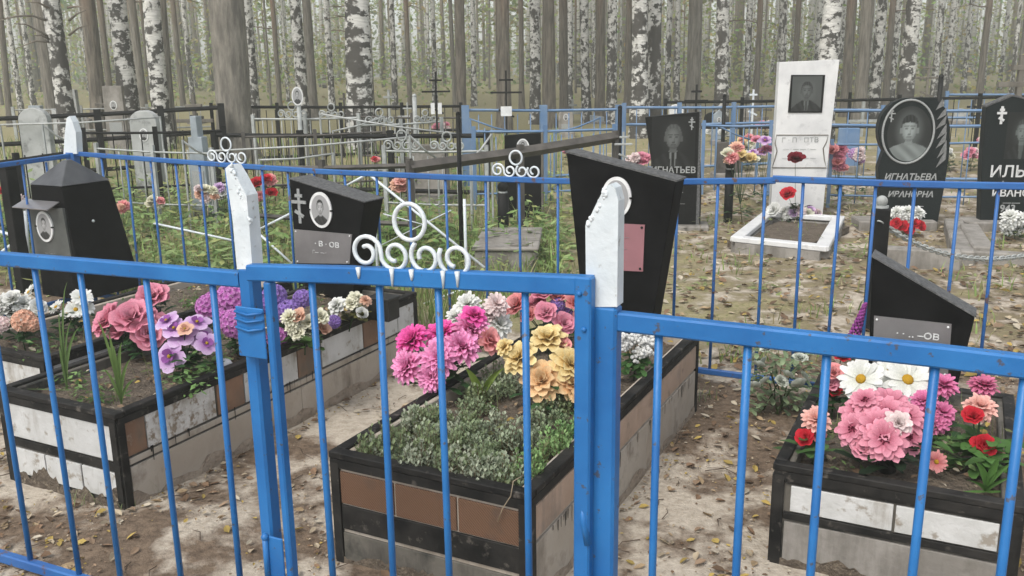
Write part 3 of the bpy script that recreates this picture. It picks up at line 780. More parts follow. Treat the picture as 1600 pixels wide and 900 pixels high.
pq = [on_plane(x, y, OBX, ANG) for x, y in ((50, 325), (102, 325), (116, 402), (54, 402))]
mb = MB(); mb.prism(pq, -.022, -.004); pl = mb.build('face_plate', simple('dark_grey_face', (.06, .065, .06), (.09, .095, .09), 10, .5, .1), OB)
c = on_plane(76, 353, OBX, ANG); e = on_plane(63, 353, OBX, ANG); v_ = on_plane(76, 328, OBX, ANG)
oval_photo(OB, c[0], -.024, c[1], 2 * (c[0] - e[0]) * .95, 2 * (v_[1] - c[1]) * .95, man)
lettering('— · — ·', .028, engr, pl, c[0] + .01, -.024, c[1] - .175); lettering('· — —', .024, engr, pl, c[0] + .03, -.024, c[1] - .215)
mb = MB(); k_ = on_plane(120, 352, OBX, ANG); mb.ball((xr_t + .05, .16, k_[1]), .010, 8, 5); mb.build('bolt', silver, OB)
# dark post behind it
p_ = base(40, 6.5); t = thing('metal_post', 'square black metal post behind the pyramid-topped tombstone', 'post', p_, -ANG)
mb = MB(); mb.box((0, 0, .42), (.09, .09, 1.0), bev=.006); mb.build('shaft', black_mt, t); mb = MB(); mb.box((0, 0, .93), (.10, .10, .014), bev=.003); mb.build('cap', black_mt, t)

# ------------------------------------------------------------------ monuments behind the plot
SA = R(4)
def bev(o, wd=.006):
    b = o.modifiers.new('bevel', 'BEVEL'); b.width = wd; b.segments = 2; b.limit_method = 'ANGLE'
# portrait stone
PP = base(1052, 8.75); PPx = (PP.x, PP.y); PA = R(10)
HS, pp = slab_from_px('tall black polished headstone engraved with a man in suit and tie', PPx, PA, [(1008, 183), (1093, 175), (1096, 300), (1094, 358), (1042, 352), (1024, 300)], .10, black_st)
mb = MB(); x1 = pp[1][0]; mb.prism([(x1 + .001, pp[1][1]), (x1 + .02, pp[1][1] + .004), (x1 + .035, pp[3][1]), (x1 + .002, pp[3][1])], -.002, .10); mb.build('edge', dark_edge, HS)
c = on_plane(1052, 222, PPx, PA); e = on_plane(1018, 222, PPx, PA); v_ = on_plane(1052, 182, PPx, PA)
portrait(HS, c[0], -.003, c[1], 2 * (c[0] - e[0]), 2 * (v_[1] - c[1]), mansuit, False, (.9, .95, .92), gain=.50, power=1.6)
c = on_plane(1081, 193, PPx, PA); ct = on_plane(1081, 183, PPx, PA); ortho_cross(HS, c[0], -.004, c[1], 2 * (ct[1] - c[1]), engr, .004)
c = on_plane(1052, 266, PPx, PA); lettering('ИГНАТЬЕВ', .082, engr, HS, c[0], -.004, c[1], 0, .002, 1.0)
for k, s in enumerate(('— — —', '—— ——')):
    c = on_plane(1056, 300 + 18 * k, PPx, PA); lettering(s, .04, engr_fr, HS, c[0], -.004, c[1])
b_ = MB(); b_.box((.03, .05, .0), (.62, .34, .10), bev=.01); b_.build('plinth', conc, HS)
# white stele
PS = base(1245, 9.15); PSx = (PS.x, PS.y)
ST, ps = slab_from_px('tall white marble stele with dark portrait tile and scroll-framed inscription', PSx, SA, [(1218, 97), (1312, 93), (1297, 220), (1284, 350), (1203, 350), (1211, 220)], .12, marble, 'stele', 'stele')
q = [on_plane(x, y, PSx, SA) for x, y in ((1236, 117), (1289, 117), (1284, 176), (1231, 176))]
mb = MB(); mb.prism(q, -.010, .001); fr = mb.build('portrait_tile', black_st, ST)
cc = (sum(a[0] for a in q) / 4, sum(a[1] for a in q) / 4)
portrait(fr, cc[0], -.012, cc[1], (q[1][0] - q[0][0]) * .88, (q[0][1] - q[3][1]) * .93, dict(bg=.30, halo=.05, coat=.14, shirt=.42, tie=.2, skin=.40, hair=.18, hairline=.44), False, (.9, .97, .93), gain=.45, power=1.5)
fr_ = [on_plane(x, y, PSx, SA) for x, y in ((1213, 211), (1294, 211), (1291, 222), (1286, 232), (1288, 250), (1291, 262), (1206, 262), (1210, 250), (1214, 236), (1211, 224))]
mb = MB(); mb.tube([(a, -.003, z) for a, z in fr_], .006, 5, closed=True); mb.build('inscription_frame', conc, ST, True)
for k, s in enumerate(('Г · П · ПТВ', '— · — — · —', '— — — — —')):
    c = on_plane(1250 - k, 219 + 14 * k, PSx, SA); lettering(s, .068 if k == 0 else .05, marble_old, ST, c[0], -.004, c[1], 0, 0, 1.1)
# kerb of the stele
kp = [pz(1153, 374, .10), pz(1285, 388, .10), pz(1310, 343, .10), pz(1200, 336, .10)]
KB = thing('grave_kerb', 'white painted rectangular kerb on a concrete base in front of the marble stele', 'kerb', (kp[0].x, kp[0].y, 0))
for i in range(4):
    a, b = kp[i] - kp[0], kp[(i + 1) % 4] - kp[0]; d = (b - a); L_ = d.length; an = math.atan2(d.y, d.x); mid = (a + b) / 2
    M_ = Matrix.Rotation(an, 3, 'Z')
    mb = MB(); mb.box((mid.x, mid.y, .0 - .004 * i), (L_, .12, .16), M_); mb.build('base', conc, KB)
    mb = MB(); mb.box((mid.x, mid.y, .105 + .002 * i), (L_ + .1, .11, .045), M_, bev=.006); mb.build('kerb_board', marble, KB)
mid = (kp[0] + kp[2]) / 2 - kp[0]
mb = MB(); mb.box((mid.x, mid.y, .03), ((kp[1] - kp[0]).length * .9, (kp[2] - kp[1]).length * .85, .06), Matrix.Rotation(math.atan2((kp[1] - kp[0]).y, (kp[1] - kp[0]).x), 3, 'Z')); mb.build('soil', soil_m, KB)
# oval stone
POv = base(1425, 8.6); POx = (POv.x, POv.y); OA = R(8)
el = [(1420 + 48 * math.cos(t), 206 - 53 * math.sin(t)) for t in [R(a) for a in range(215, 80, -12)]]
out = [(1378, 352), (1374, 300), (1372, 262)] + el + [(1440, 152), (1462, 153), (1478, 170), (1485, 200), (1483, 245), (1476, 290), (1464, 354)]
OV, po = slab_from_px('black headstone engraved with a woman in an oval wreathed by leaves', POx, OA, out[::-1], .11, dark_gr)
c = on_plane(1419, 206, POx, OA); e = on_plane(1379, 206, POx, OA); v_ = on_plane(1419, 156, POx, OA); rx, rz = c[0] - e[0], v_[1] - c[1]
mb = MB(); mb.tube([(c[0] + rx * math.cos(2 * math.pi * k / 40), -.003, c[1] + rz * math.sin(2 * math.pi * k / 40)) for k in range(40)], .011, 5, closed=True); mb.build('oval_ring', engr, OV, True)
portrait(OV, c[0] + .01, -.003, c[1] - .02, rx * 1.72, rz * 1.74, dict(bg=.10, halo=.16, coat=.5, shawl=.46, skin=.62, hair=.10, hairline=.38, slope=.5), True, (.88, .98, .95), gain=.60, power=1.5)
cc = on_plane(1393, 180, POx, OA); ortho_cross(OV, cc[0], -.005, cc[1], .13, engr, .004)
for k in range(7):                                    # carved leaves on the right flank
    a = on_plane(1462 + 2 * (k % 2), 262 - 15 * k, POx, OA); b = on_plane(1479 - (k > 5) * 6, 232 - 13 * k, POx, OA)
    mb = MB(); m_ = ((a[0] + b[0]) / 2 + .015, (a[1] + b[1]) / 2)
    nrm = Vector((-(b[1] - a[1]), b[0] - a[0])).normalized() * .028
    mb.prism([a, (m_[0] - nrm.x, m_[1] - nrm.y), b, (m_[0] + nrm.x * .6, m_[1] + nrm.y * .6)], -.006, .001); mb.build('carved_leaf', simple('leaf_engraving', (.12, .125, .12), (.2, .2, .2), 40, .8, 0) if k == 0 else MATS['leaf_engraving'], OV)
for k, (s, sz, m_) in enumerate((('ИГНАТЬЕВА', .085, engr), ('—————', .045, engr_fr), ('ИВАНОВНА', .078, engr), ('·—·—— ·—·—', .04, engr_fr))):
    q = on_plane(1422, (277, 292, 304, 322)[k], POx, OA); lettering(s, sz, m_, OV, q[0], -.004, q[1], .22 if sz > .05 else 0, .002, .95)
mb = MB(); mb.box((c[0] - .05, .04, .03), (.72, .36, .12), bev=.01); mb.build('plinth', conc, OV)
# right gabled stone
PG = base(1582, 8.45); PGx = (PG.x, PG.y)
GS, pg = slab_from_px('black gable-topped headstone with engraved white cross and large serif name', PGx, OA, [(1541, 168), (1582, 151), (1630, 163), (1640, 260), (1632, 362), (1531, 356), (1534, 260)], .11, dark_gr)
mb = MB(); mb.prism([(pg[0][0] - .004, pg[0][1] + .004), (pg[1][0], pg[1][1] + .004), (pg[2][0], pg[2][1] + .004), (pg[2][0], pg[2][1] + .018), (pg[1][0], pg[1][1] + .022), (pg[0][0] - .004, pg[0][1] + .018)][::-1], -.004, .112); mb.build('top_edge', dark_edge, GS)
q = on_plane(1565, 180, PGx, OA); qt = on_plane(1565, 166, PGx, OA); ortho_cross(GS, q[0], -.004, q[1], 2 * (qt[1] - q[1]), engr_lt, .005, wd=.022)
q = on_plane(1597, 212, PGx, OA); e = on_plane(1572, 212, PGx, OA); v_ = on_plane(1597, 175, PGx, OA)
portrait(GS, q[0], -.003, q[1], 2 * (q[0] - e[0]), 2 * (v_[1] - q[1]), dict(bg=.07, halo=.06, coat=.09, shirt=.28, skin=.50, hair=.2, hairline=.44), False, (.85, .97, .93), gain=.5, power=1.5)
for (s, px, py, sz, m_) in (('ИЛЬ', 1574, 269, .15, engr_lt), ('А———', 1580, 286, .05, engr), ('ИВАНО', 1579, 302, .095, engr_lt), ('—— ——', 1580, 317, .035, engr), ('1943', 1570, 326, .095, engr), ('—— ·—', 1578, 342, .04, engr)):
    q = on_plane(px, py, PGx, OA); lettering(s, sz, m_, GS, q[0], -.004, q[1], 0, .002, 1.0)
mb = MB(); q = on_plane(1575, 340, PGx, OA); mb.box((q[0], .03, .03), (.80, .36, .13), bev=.01); mb.build('plinth', conc, GS)

# low kerbs of that plot
def kerb(label, a, b, wd, h, mat, z0=0, group='concrete kerbs of the neighbouring plot'):
    d = b - a; t = thing('concrete_kerb', label, 'kerb', (a.x, a.y, gz(a.x, a.y)), math.atan2(d.y, d.x), group)
    n = max(1, int(d.length / .7)); L_ = d.length / n
    for k in range(n):
        mb = MB(); mb.box(((k + .5) * L_, 0, h / 2 - .02), (L_ - .008, wd, h + .04), bev=.012); mb.build('kerb_block', mat, t)
    return t
kerb('grey concrete kerb just behind the low slanted headstone', pz(1368, 412, 0), pz(1500, 420, 0), .14, .13, conc)
kerb('grey concrete kerb running from the leaf-wreathed headstone', pz(1488, 360, 0), pz(1505, 415, 0), .16, .12, conc)
kerb('grey concrete kerb running from the gable-topped headstone', pz(1512, 372, 0), pz(1535, 412, 0), .16, .14, conc)
kerb('long grey concrete kerb under the chain', pz(1500, 408, 0), pz(1660, 420, 0), .12, .10, conc)
# bollards with ball tops
def bollard(label, P, h, r, ball, square=False):
    t = thing('bollard', label, 'bollard', P, 0, 'black bollards with ball tops')
    mb = MB()
    if square: mb.box((0, 0, h / 2 - .05), (2 * r, 2 * r, h + .1), Matrix.Rotation(-FA, 3, 'Z'), bev=.006)
    else: mb.tube([(0, 0, -.1), (0, 0, h)], r, 14)
    mb.build('shaft', black_mt, t, not square)
    mb = MB(); mb.tube([(0, 0, h + .001), (0, 0, h + .015)], r * .8, 12); mb.build('collar', silver, t)
    mb = MB(); mb.ball((0, 0, h + .012 + ball * .8), ball, 12, 8); mb.build('ball', silver if square else black_mt, t, True)
B1 = base(787, 8.3); bollard('round black bollard behind the gate curls, beside the grey slab', B1, at(787, 298, 8.3).z - B1.z - .02, .052, .052)
B2 = base(1137, 9.1); bollard('round black bollard between the suit portrait stone and the white stele', B2, at(1137, 265, 9.1).z - B2.z, .045, .05)
B3 = base(1361, 5.2); zb3 = at(1361, 325, 5.2).z; bollard('square black bollard with silver ball holding the chain', B3, zb3 - B3.z, .052, .034, True)
# chain
link_me = MB(); rr = [(.016 * math.cos(a) + (.010 if math.cos(a) > 0 else -.010), .011 * math.sin(a), 0) for a in [2 * math.pi * k / 12 for k in range(12)]]
link_me.tube(rr, .0042, 5, closed=True); LM = link_me.mesh('link', silver, True)
ca = at(1374, 346, 5.15); cb_ = at(1640, 408, 5.9); cb_.z = at(1600, 408, 5.7).z + .03
CH = thing('chain', 'grey steel chain sagging from the silver-topped bollard', 'chain', ca)
nL = 54; pts = []
for k in range(nL + 1):
    t_ = k / nL; p = ca.lerp(cb_, t_); p.z -= .16 * 4 * t_ * (1 - t_) * (1 - .3 * t_); pts.append(p - ca)
for k in range(nL):
    d = (pts[k + 1] - pts[k]).normalized(); q = d.to_track_quat('X', 'Z')
    o = link('link', LM, CH, (pts[k] + pts[k + 1]) / 2); o.rotation_mode = 'QUATERNION'
    from mathutils import Quaternion
    o.rotation_quaternion = q @ Quaternion((1, 0, 0), R(90 if k % 2 else 0))
    s_ = (pts[k + 1] - pts[k]).length / .036; o.scale = (max(1, s_), 1.25, 1.25)
B4 = Vector((cb_.x + .03, cb_.y, gz(cb_.x, cb_.y))); 

# grey slab
sp_ = pz(742, 432, 0); SL = thing('concrete_slab', 'grey concrete grave slab with a thin lid behind the gate', 'slab', (sp_.x, sp_.y, 0), -R(4))
wS = (at(838, 420, sp_.y) - at(742, 420, sp_.y)).x; hS = at(742, 392, sp_.y).z
mb = MB(); mb.box((wS / 2, .45, hS / 2 - .05), (wS, .9, hS + .1), bev=.012); mb.build('block', conc, SL)
mb = MB(); mb.box((wS / 2, .45, hS + .013), (wS + .04, .94, .026), bev=.008); mb.build('lid', conc, SL)
mb = MB(); mb.box((wS * .72, .10, hS + .034), (.14, .12, .018), bev=.004); mb.build('loose_plate', conc, SL)
# dark monument behind the gate curls
DM = base(818, 9.3); DX = (DM.x, DM.y)
t, pd_ = slab_from_px('small black monument with white oval photo behind the gate curls', DX, R(4), [(788, 212), (845, 208), (846, 340), (790, 340)], .12, black_pl)
mb = MB(); mb.box((pd_[1][0] + .012, .06, (pd_[1][1] + pd_[2][1]) / 2), (.022, .13, pd_[1][1] - pd_[2][1])); mb.build('edge', wood_old, t)
c = on_plane(817, 229, DX, R(4)); oval_photo(t, c[0], 0, c[1], .13, .16, man, False)

# white zigzag fence
ZP = base(590, 6.1); ZX = (ZP.x, ZP.y)
ZF = thing('zigzag_fence', 'white pipe fence with zigzag braces in the grass', 'fence', (ZX[0], ZX[1], 0), -FA)
def zp(px, py): s, z = on_plane(px, py, ZX, FA); return (s, 0, z)
def rod(parent, pts, r, mat, name='rod', n=6):
    mb = MB(); mb.tube(pts, r, n); return mb.build(name, mat, parent, True)
for k, pl_ in enumerate((((400, 361), (453, 334)), ((400, 362), (455, 412)), ((537, 292), (573, 272)), ((573, 272), (755, 419)), ((596, 335), (660, 352)), ((650, 480), (738, 447)), ((235, 350), (372, 380)), ((590, 385), (700, 330)))):
    rod(ZF, [(a, .006 * k, z) for a, _, z in [zp(*q) for q in pl_]], .009 if k not in (4, 7) else .004, white_pt, 'brace')
for px in (580, 722, 455): 
    a = zp(px, 300); rod(ZF, [(a[0], .03, .0), (a[0], .03, max(.5, a[2] - .05))], .010, white_pt, 'post')
ZL = base(20, 6.6); ZLx = (ZL.x, ZL.y)
ZG = thing('zigzag_fence', 'white pipe fence with crossed braces left of the pyramid-topped tombstone', 'fence', (ZLx[0], ZLx[1], 0), R(63))
ZG.rotation_euler = (0, 0, -FA)
for k, pl_ in enumerate((((-20, 356), (34, 372)), ((-20, 410), (36, 368)), ((36, 330), (42, 400)))):
    rod(ZG, [(a, .008 * k, z) for a, z in [on_plane(*q, ZLx, FA) for q in pl_]], .012, white_pt, 'brace')

# ------------------------------------------------------------------ fences farther off
def far_fence(label, pa, pb, Ya, Yb, za, zb, mat, hgt=None, step=.14, rails=(1.0, .55, .12), rr=.016, br=.007, posts=2, scrolls=(), smat=None, group='fences of the farther graves', square=.05):
    """pa,pb photo columns, Ya,Yb distances, za,zb photo heights of the top rail"""
    A, B = at(pa, za, Ya), at(pb, zb, Yb); ga, gb = gz(A.x, A.y), gz(B.x, B.y)
    d = B - A; L_ = math.hypot(d.x, d.y); an = math.atan2(d.y, d.x); hA, hB = A.z - ga, B.z - gb
    t = thing('metal_fence', label, 'fence', (A.x, A.y, ga), an, group)
    def top(s): return hA + (hB + gb - ga - hA) * s / L_
    def gnd(s): return (gb - ga) * s / L_
    for f in rails:
        mb = MB()
        p0 = (0, 0, gnd(0) + (top(0) - gnd(0)) * f); p1 = (L_, 0, gnd(L_) + (top(L_) - gnd(L_)) * f)
        mb.tube([p0, ((p0[0] + p1[0]) / 2, 0, (p0[2] + p1[2]) / 2 - .012), p1], rr, 4); mb.build('rail', mat, t)
    for k in range(posts + 1):
        s = L_ * k / posts; mb = MB(); mb.box((s, .004, (top(s) + gnd(s)) / 2), (square, square, top(s) - gnd(s) + .12)); mb.build('post', mat, t)
    n = int(L_ / step) if step else 0
    for k in range(1, n):
        s = L_ * k / n; bar(t, s, gnd(s) + .05, round(top(s) - .01, 1), mat, br, .006, 5)
    for (f, sw) in scrolls: scroll(t, L_ * f, top(L_ * f) + .01, sw, smat or mat, .010, 0, n=4)
    return t
F_ = far_fence
F_('black rail fence with wide posts near the white round-topped stones', -60, 345, 12.0, 13.2, 188, 168, black_mt, rails=(1.0, .62, .15), rr=.030, step=.0 or .30, posts=4, square=.09)
F_('black rail fence with close bars behind the white curls', 330, 720, 13.6, 14.6, 167, 166, black_mt, rails=(1.0, .5, .1), rr=.022, step=.13, posts=4)
F_('low black rail fence in front of the close-barred one', 335, 760, 11.2, 10.2, 211, 212, black_mt, rails=(1.0, .2), rr=.026, step=.5, posts=3, square=.06)
F_('dark flat-railed fence sloping down beside the small black monument', 962, 640, 8.6, 7.4, 214, 262, board_dk, rails=(1.0,), rr=.050, step=0, posts=2, square=.05)
F_('brown flat-railed low fence among the grass', 640, 380, 7.4, 8.2, 259, 262, board_dk, rails=(1.0, .4), rr=.022, step=0, posts=2, square=.045)
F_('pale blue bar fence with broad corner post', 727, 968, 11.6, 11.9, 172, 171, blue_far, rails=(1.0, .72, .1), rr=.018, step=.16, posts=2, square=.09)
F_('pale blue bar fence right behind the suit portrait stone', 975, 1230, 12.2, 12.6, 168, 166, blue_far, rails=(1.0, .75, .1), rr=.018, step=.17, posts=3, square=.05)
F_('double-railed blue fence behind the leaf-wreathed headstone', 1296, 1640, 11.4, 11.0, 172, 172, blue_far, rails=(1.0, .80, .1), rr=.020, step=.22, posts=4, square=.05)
F_('black top-rail fence beyond the blue ones', 1040, 1660, 14.2, 13.6, 160, 150, black_mt, rails=(1.0, .5), rr=.022, step=.30, posts=5)
F_('grey bar fence with white curls along its top', 395, 560, 12.3, 12.0, 186, 184, silver, rails=(1.0, .2), rr=.014, step=.13, posts=2, scrolls=((.38, .42), (.75, .36)), smat=silver, square=.04)
F_('grey bar fence with tall curls, left of the twin white plates', 560, 690, 11.4, 11.8, 196, 190, silver, rails=(1.0, .3), rr=.013, step=.14, posts=2, scrolls=((.25, .38), (.80, .30)), smat=silver, square=.04)
F_('low grey fence with rings behind the headstones', 600, 760, 9.2, 9.0, 236, 236, silver, rails=(1.0, .3), rr=.012, step=.14, posts=1, scrolls=((.18, .40), (.62, .36)), smat=silver, square=.04)
F_('grey bar fence leaning among weeds on the left', 150, 330, 9.6, 9.2, 232, 240, silver, rails=(1.0, .3), rr=.010, step=.24, posts=2, square=.035)
F_('black bar fence at the far left among red flowers', -80, 120, 8.4, 9.4, 262, 236, black_mt, rails=(1.0, .2), rr=.016, step=.16, posts=2, square=.05)
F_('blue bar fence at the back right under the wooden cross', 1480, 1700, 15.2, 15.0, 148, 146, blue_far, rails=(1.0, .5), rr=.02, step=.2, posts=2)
F_('grey fence in front of the far birch trunks', 20, 330, 16.5, 17.2, 172, 166, silver, rails=(1.0, .4), rr=.014, step=.20, posts=3, square=.05)
F_('dark grey close-barred fence behind the photo pole', 380, 600, 10.4, 10.8, 214, 206, board_dk, rails=(1.0, .3), rr=.012, step=.10, posts=2, square=.04)
F_('dark grey close-barred fence behind the twin white plates', 560, 730, 12.8, 12.4, 182, 184, board_dk, rails=(1.0, .3), rr=.012, step=.10, posts=2, square=.04)
F_('black close-barred fence below the white round-topped monument', 130, 350, 10.2, 10.6, 208, 204, black_mt, rails=(1.0, .3), rr=.014, step=.15, posts=2, square=.05)
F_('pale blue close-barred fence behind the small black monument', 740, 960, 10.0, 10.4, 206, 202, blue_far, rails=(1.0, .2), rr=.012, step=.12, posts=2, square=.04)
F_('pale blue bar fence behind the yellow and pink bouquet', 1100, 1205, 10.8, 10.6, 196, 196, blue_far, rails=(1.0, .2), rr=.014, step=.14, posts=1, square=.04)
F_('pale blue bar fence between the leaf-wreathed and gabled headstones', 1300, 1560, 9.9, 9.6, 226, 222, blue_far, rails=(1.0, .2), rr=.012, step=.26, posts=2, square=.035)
# slack white rods and braces of broken fences
BR = [('white brace rod leaning left of the corner post', (66, 195), (112, 225), 9.5), ('white brace rod leaning by the steel stele', (285, 220), (325, 244), 9.0),
      ('slack white rod above the black rails', (0, 195), (250, 183), 10.6), ('long white rod across the weedy plots', (330, 236), (640, 214), 9.4), ('white rod sloping behind the low fence', (640, 212), (684, 249), 8.9),
      ('thin white rod sloping to the twin plates', (500, 178), (720, 210), 10.9), ('white rod rising beside the black monument', (735, 250), (768, 210), 8.7), ('pale blue rod sloping by the suit portrait stone', (735, 186), (810, 208), 11.2),
      ('white rod sloping up to the pale blue fence', (866, 208), (938, 184), 11.0), ('pale blue rod sloping behind the yellow flowers', (1120, 196), (1185, 222), 11.0), ('white rod under the long white rod', (405, 250), (520, 240), 9.2), ('slack grey rod behind the rings', (520, 205), (600, 182), 11.0)]
for lab, a, b, Y in BR:
    A, B = at(*a, Y), at(*b, Y + .3); mb = MB(); m_ = (A + B) / 2; m_.z -= .02
    g0 = gz(A.x, A.y); sL = 'slack' in lab or 'long' in lab
    t = thing('fence_rod', lab, 'rod', (A.x, A.y, g0), 0, 'loose rods of the farther fences')
    mb.tube([Vector((0, 0, A.z - g0)), m_ - Vector((A.x, A.y, g0)), B - Vector((A.x, A.y, g0))], .011, 5); mb.build('rod', blue_far if 'blue' in lab else rod_pt, t, True)
    for P in (A, B):
        mb = MB(); mb.tube([(P.x - A.x, P.y - A.y, -.1), (P.x - A.x, P.y - A.y, P.z - g0 + .01)], .012, 5); mb.build('stake', blue_far if 'blue' in lab else silver, t)
# single thin posts
for lab, px, top_, Y, r, m_ in (('thin black pipe post behind the grey slab', 722, 178, 7.3, .018, black_mt), ('thin black pipe post beside the grey cross', 966, 168, 8.6, .020, black_mt), ('grey pipe post left of the twin white plates', 652, 150, 12.5, .03, silver), ('black pipe post right of the suit portrait stone', 1127, 150, 12.0, .025, black_mt), ('black pipe post beyond the leaf-wreathed headstone', 1458, 120, 13.0, .035, black_mt)):
    P = base(px, Y); z = at(px, top_, Y).z; t = thing('pipe_post', lab, 'post', P); mb = MB(); mb.tube([(0, 0, -.1), (0, 0, z - P.z)], r, 8); mb.build('shaft', m_, t, True)
    mb = MB(); mb.ball((0, 0, z - P.z), r * 1.1, 8, 5); mb.build('cap', m_, t, True)

# ------------------------------------------------------------------ crosses
def cross(label, px, top_, Y, mat, wd, name='grave_cross', group=None, span=.62, plate=None, legs=False, fancy=False):
    P = base(px, Y); h = at(px, top_, Y).z - P.z
    t = thing(name, label, 'cross', P, random.uniform(-.15, .05), group)
    def beam(c, d, nm, M_=None):
        mb = MB(); mb.box(c, d, M_, bev=min(.004, wd * .2)); return mb.build(nm, mat, t)
    beam((0, 0, h / 2 - .05), (wd, wd, h + .1), 'upright')
    beam((0, -wd * .15, h - .18 * span / .62), (span * .45, wd * .9, wd), 'short_arm'); beam((0, -wd * .15, h - .42 * span / .62), (span, wd * .9, wd), 'arm')
    beam((0, -wd * .2, h - .82 * span / .62), (span * .55, wd * .9, wd), 'slanted_arm', Matrix.Rotation(R(25), 3, 'Y'))
    if plate:
        for (dx, w_, h_) in plate: 
            mb = MB(); mb.box((dx, -wd * .5 - .012, h - .78 * span / .62), (w_, .012, h_)); mb.build('name_plate', porc, t)
    return t
cross('thin black metal cross with two small white plates', 686, 112, 11.6, black_mt, .022, span=.36, plate=((-.045, .05, .14), (.045, .05, .14)))
cross('thin black metal cross with one wide white plate', 793, 110, 11.6, black_mt, .022, span=.40, plate=((0, .14, .12),))
cross('small grey metal cross just behind the tallest black headstone', 971, 206, 7.0, silver, .016, span=.14)
cross('weathered broad wooden cross at the edge of the wood', 1580, 86, 13.6, wood_old, .075, span=.62)
cross('thin grey wooden cross beyond the leaf-wreathed headstone', 1440, 94, 14.5, wood_old, .03, span=.40)
cross('thin black cross above the black top rail', 1085, 132, 14.0, black_mt, .03, span=.36)
cross('pale wooden cross behind the steel stele', 312, 148, 13.4, wood_old, .05, span=.55)
cross('small white cross beyond the pale blue fence', 1173, 140, 14.6, white_pt, .03, span=.28)
cross('thin white cross with curled arms beside the grey pipe post', 640, 160, 13.6, silver, .022, span=.30)
rnd = random.Random(21)
for k in range(16):
    px = rnd.choice([rnd.uniform(20, 330), rnd.uniform(400, 960), rnd.uniform(1100, 1200), rnd.uniform(1320, 1590)]); Y = rnd.uniform(16, 23)
    cross('small dim cross among the farthest graves at the edge of the wood', px, 165 - rnd.uniform(5, 25), Y, rnd.choice([black_mt, wood_old, silver]), .05, group='crosses among the farthest graves', span=.5)
# oval photo on a pole
P = base(475, 12.0); zc = at(475, 150, 12.0).z - P.z; t = thing('photo_pole', 'white oval photo on a tall grey pole', 'pole', P)
mb = MB(); mb.tube([(0, 0, -.1), (0, 0, zc)], .030, 8); mb.build('pole', silver, t, True)
oval_photo(t, 0, -.035, zc, .15, .24, man, False)

# ------------------------------------------------------------------ small farther monuments
def stone(label, px, top_, wpx, Y, mat, shape='flat', group=None, plate=True, extra=None):
    P = base(px, Y); h = at(px, top_, Y).z - P.z; wd = wpx * Y / FPX * .98
    t = thing('monument', label, 'monument', P, random.uniform(-.3, .1), group)
    if shape == 'round': poly = [(-wd / 2, -.08), (wd / 2, -.08), (wd / 2, h - wd * .4)] + [(wd / 2 * math.cos(a), h - wd * .4 + wd * .4 * math.sin(a)) for a in [R(x) for x in range(20, 180, 20)]] + [(-wd / 2, h - wd * .4)]
    elif shape == 'slant': poly = [(-wd / 2, -.08), (wd / 2, -.08), (wd / 2 * 1.05, h * .82), (-wd / 2 * 1.05, h)]
    elif shape == 'gable': poly = [(-wd / 2, -.08), (wd / 2, -.08), (wd / 2 * .9, h * .86), (0, h), (-wd / 2 * .9, h * .86)]
    elif shape == 'stele': poly = [(-wd / 2, -.08), (wd / 2, -.08), (wd / 2 * .72, h * .80), (wd * .18, h * .80), (wd * .16, h), (-wd * .16, h), (-wd * .18, h * .80), (-wd / 2 * .72, h * .80)]
    else: poly = [(-wd / 2, -.08), (wd / 2, -.08), (wd / 2 * .92, h), (-wd / 2 * .92, h)]
    mb = MB(); mb.prism(poly, -.05, .06); bev(mb.build('slab', mat, t), .008)
    mb = MB(); mb.box((0, 0, .03), (wd * 1.25, .30, .12), bev=.01); mb.build('plinth', conc, t)
    if plate:
        if shape in ('round', 'flat', 'gable'): oval_photo(t, 0, -.05, h * .72, wd * .34, wd * .44, man, False)
        mb = MB(); mb.box((0, -.053, h * .38), (wd * .6, .010, h * .18)); mb.build('plaque', plate_m if mat in (black_pl, dark_gr) else engr, t)
    return t
stone('white stone pillar with round cap left of the corner post', 72, 168, 46, 10.8, marble_old, 'round', plate=False)
stone('white round-topped monument with carved relief behind black rails', 239, 172, 46, 11.2, marble_old, 'round')
stone('small bluish steel stele with stepped top', 320, 181, 34, 9.8, steel, 'stele')
stone('grey flat-topped monument by the far birches, left of the thick pine', 188, 134, 32, 15.0, conc, 'flat')
stone('narrow white monument among the far birches', 122, 140, 18, 16.0, marble_old, 'flat')
stone('low grey concrete monument behind the rings', 672, 226, 66, 10.6, conc, 'flat', plate=False)
stone('blue metal box monument right of the white stele', 1322, 200, 34, 12.2, blue_far, 'flat', plate=False)
stone('dark brown monument under the yellow flowers', 1137, 222, 40, 11.8, board_dk, 'flat', plate=False)
stone('grey rounded monument on the far side of the suit portrait stone', 1055, 163, 22, 15.5, marble, 'round', plate=False)
for k in range(26):
    px = rnd.choice([rnd.uniform(0, 340), rnd.uniform(400, 960), rnd.uniform(1100, 1200), rnd.uniform(1310, 1600)]); Y = rnd.uniform(15, 22)
    m_ = rnd.choice([marble_old, conc, black_pl, dark_gr, steel, conc])
    nm = {marble_old.name: 'white', conc.name: 'grey', black_pl.name: 'black', dark_gr.name: 'black', steel.name: 'bluish'}[m_.name]
    stone('small %s monument among the farthest graves' % nm, px, 178 - rnd.uniform(-6, 16), rnd.uniform(14, 26), Y, m_, rnd.choice(['flat', 'round', 'slant', 'gable']), 'small %s monuments among the farthest graves' % nm, plate=Y < 18)

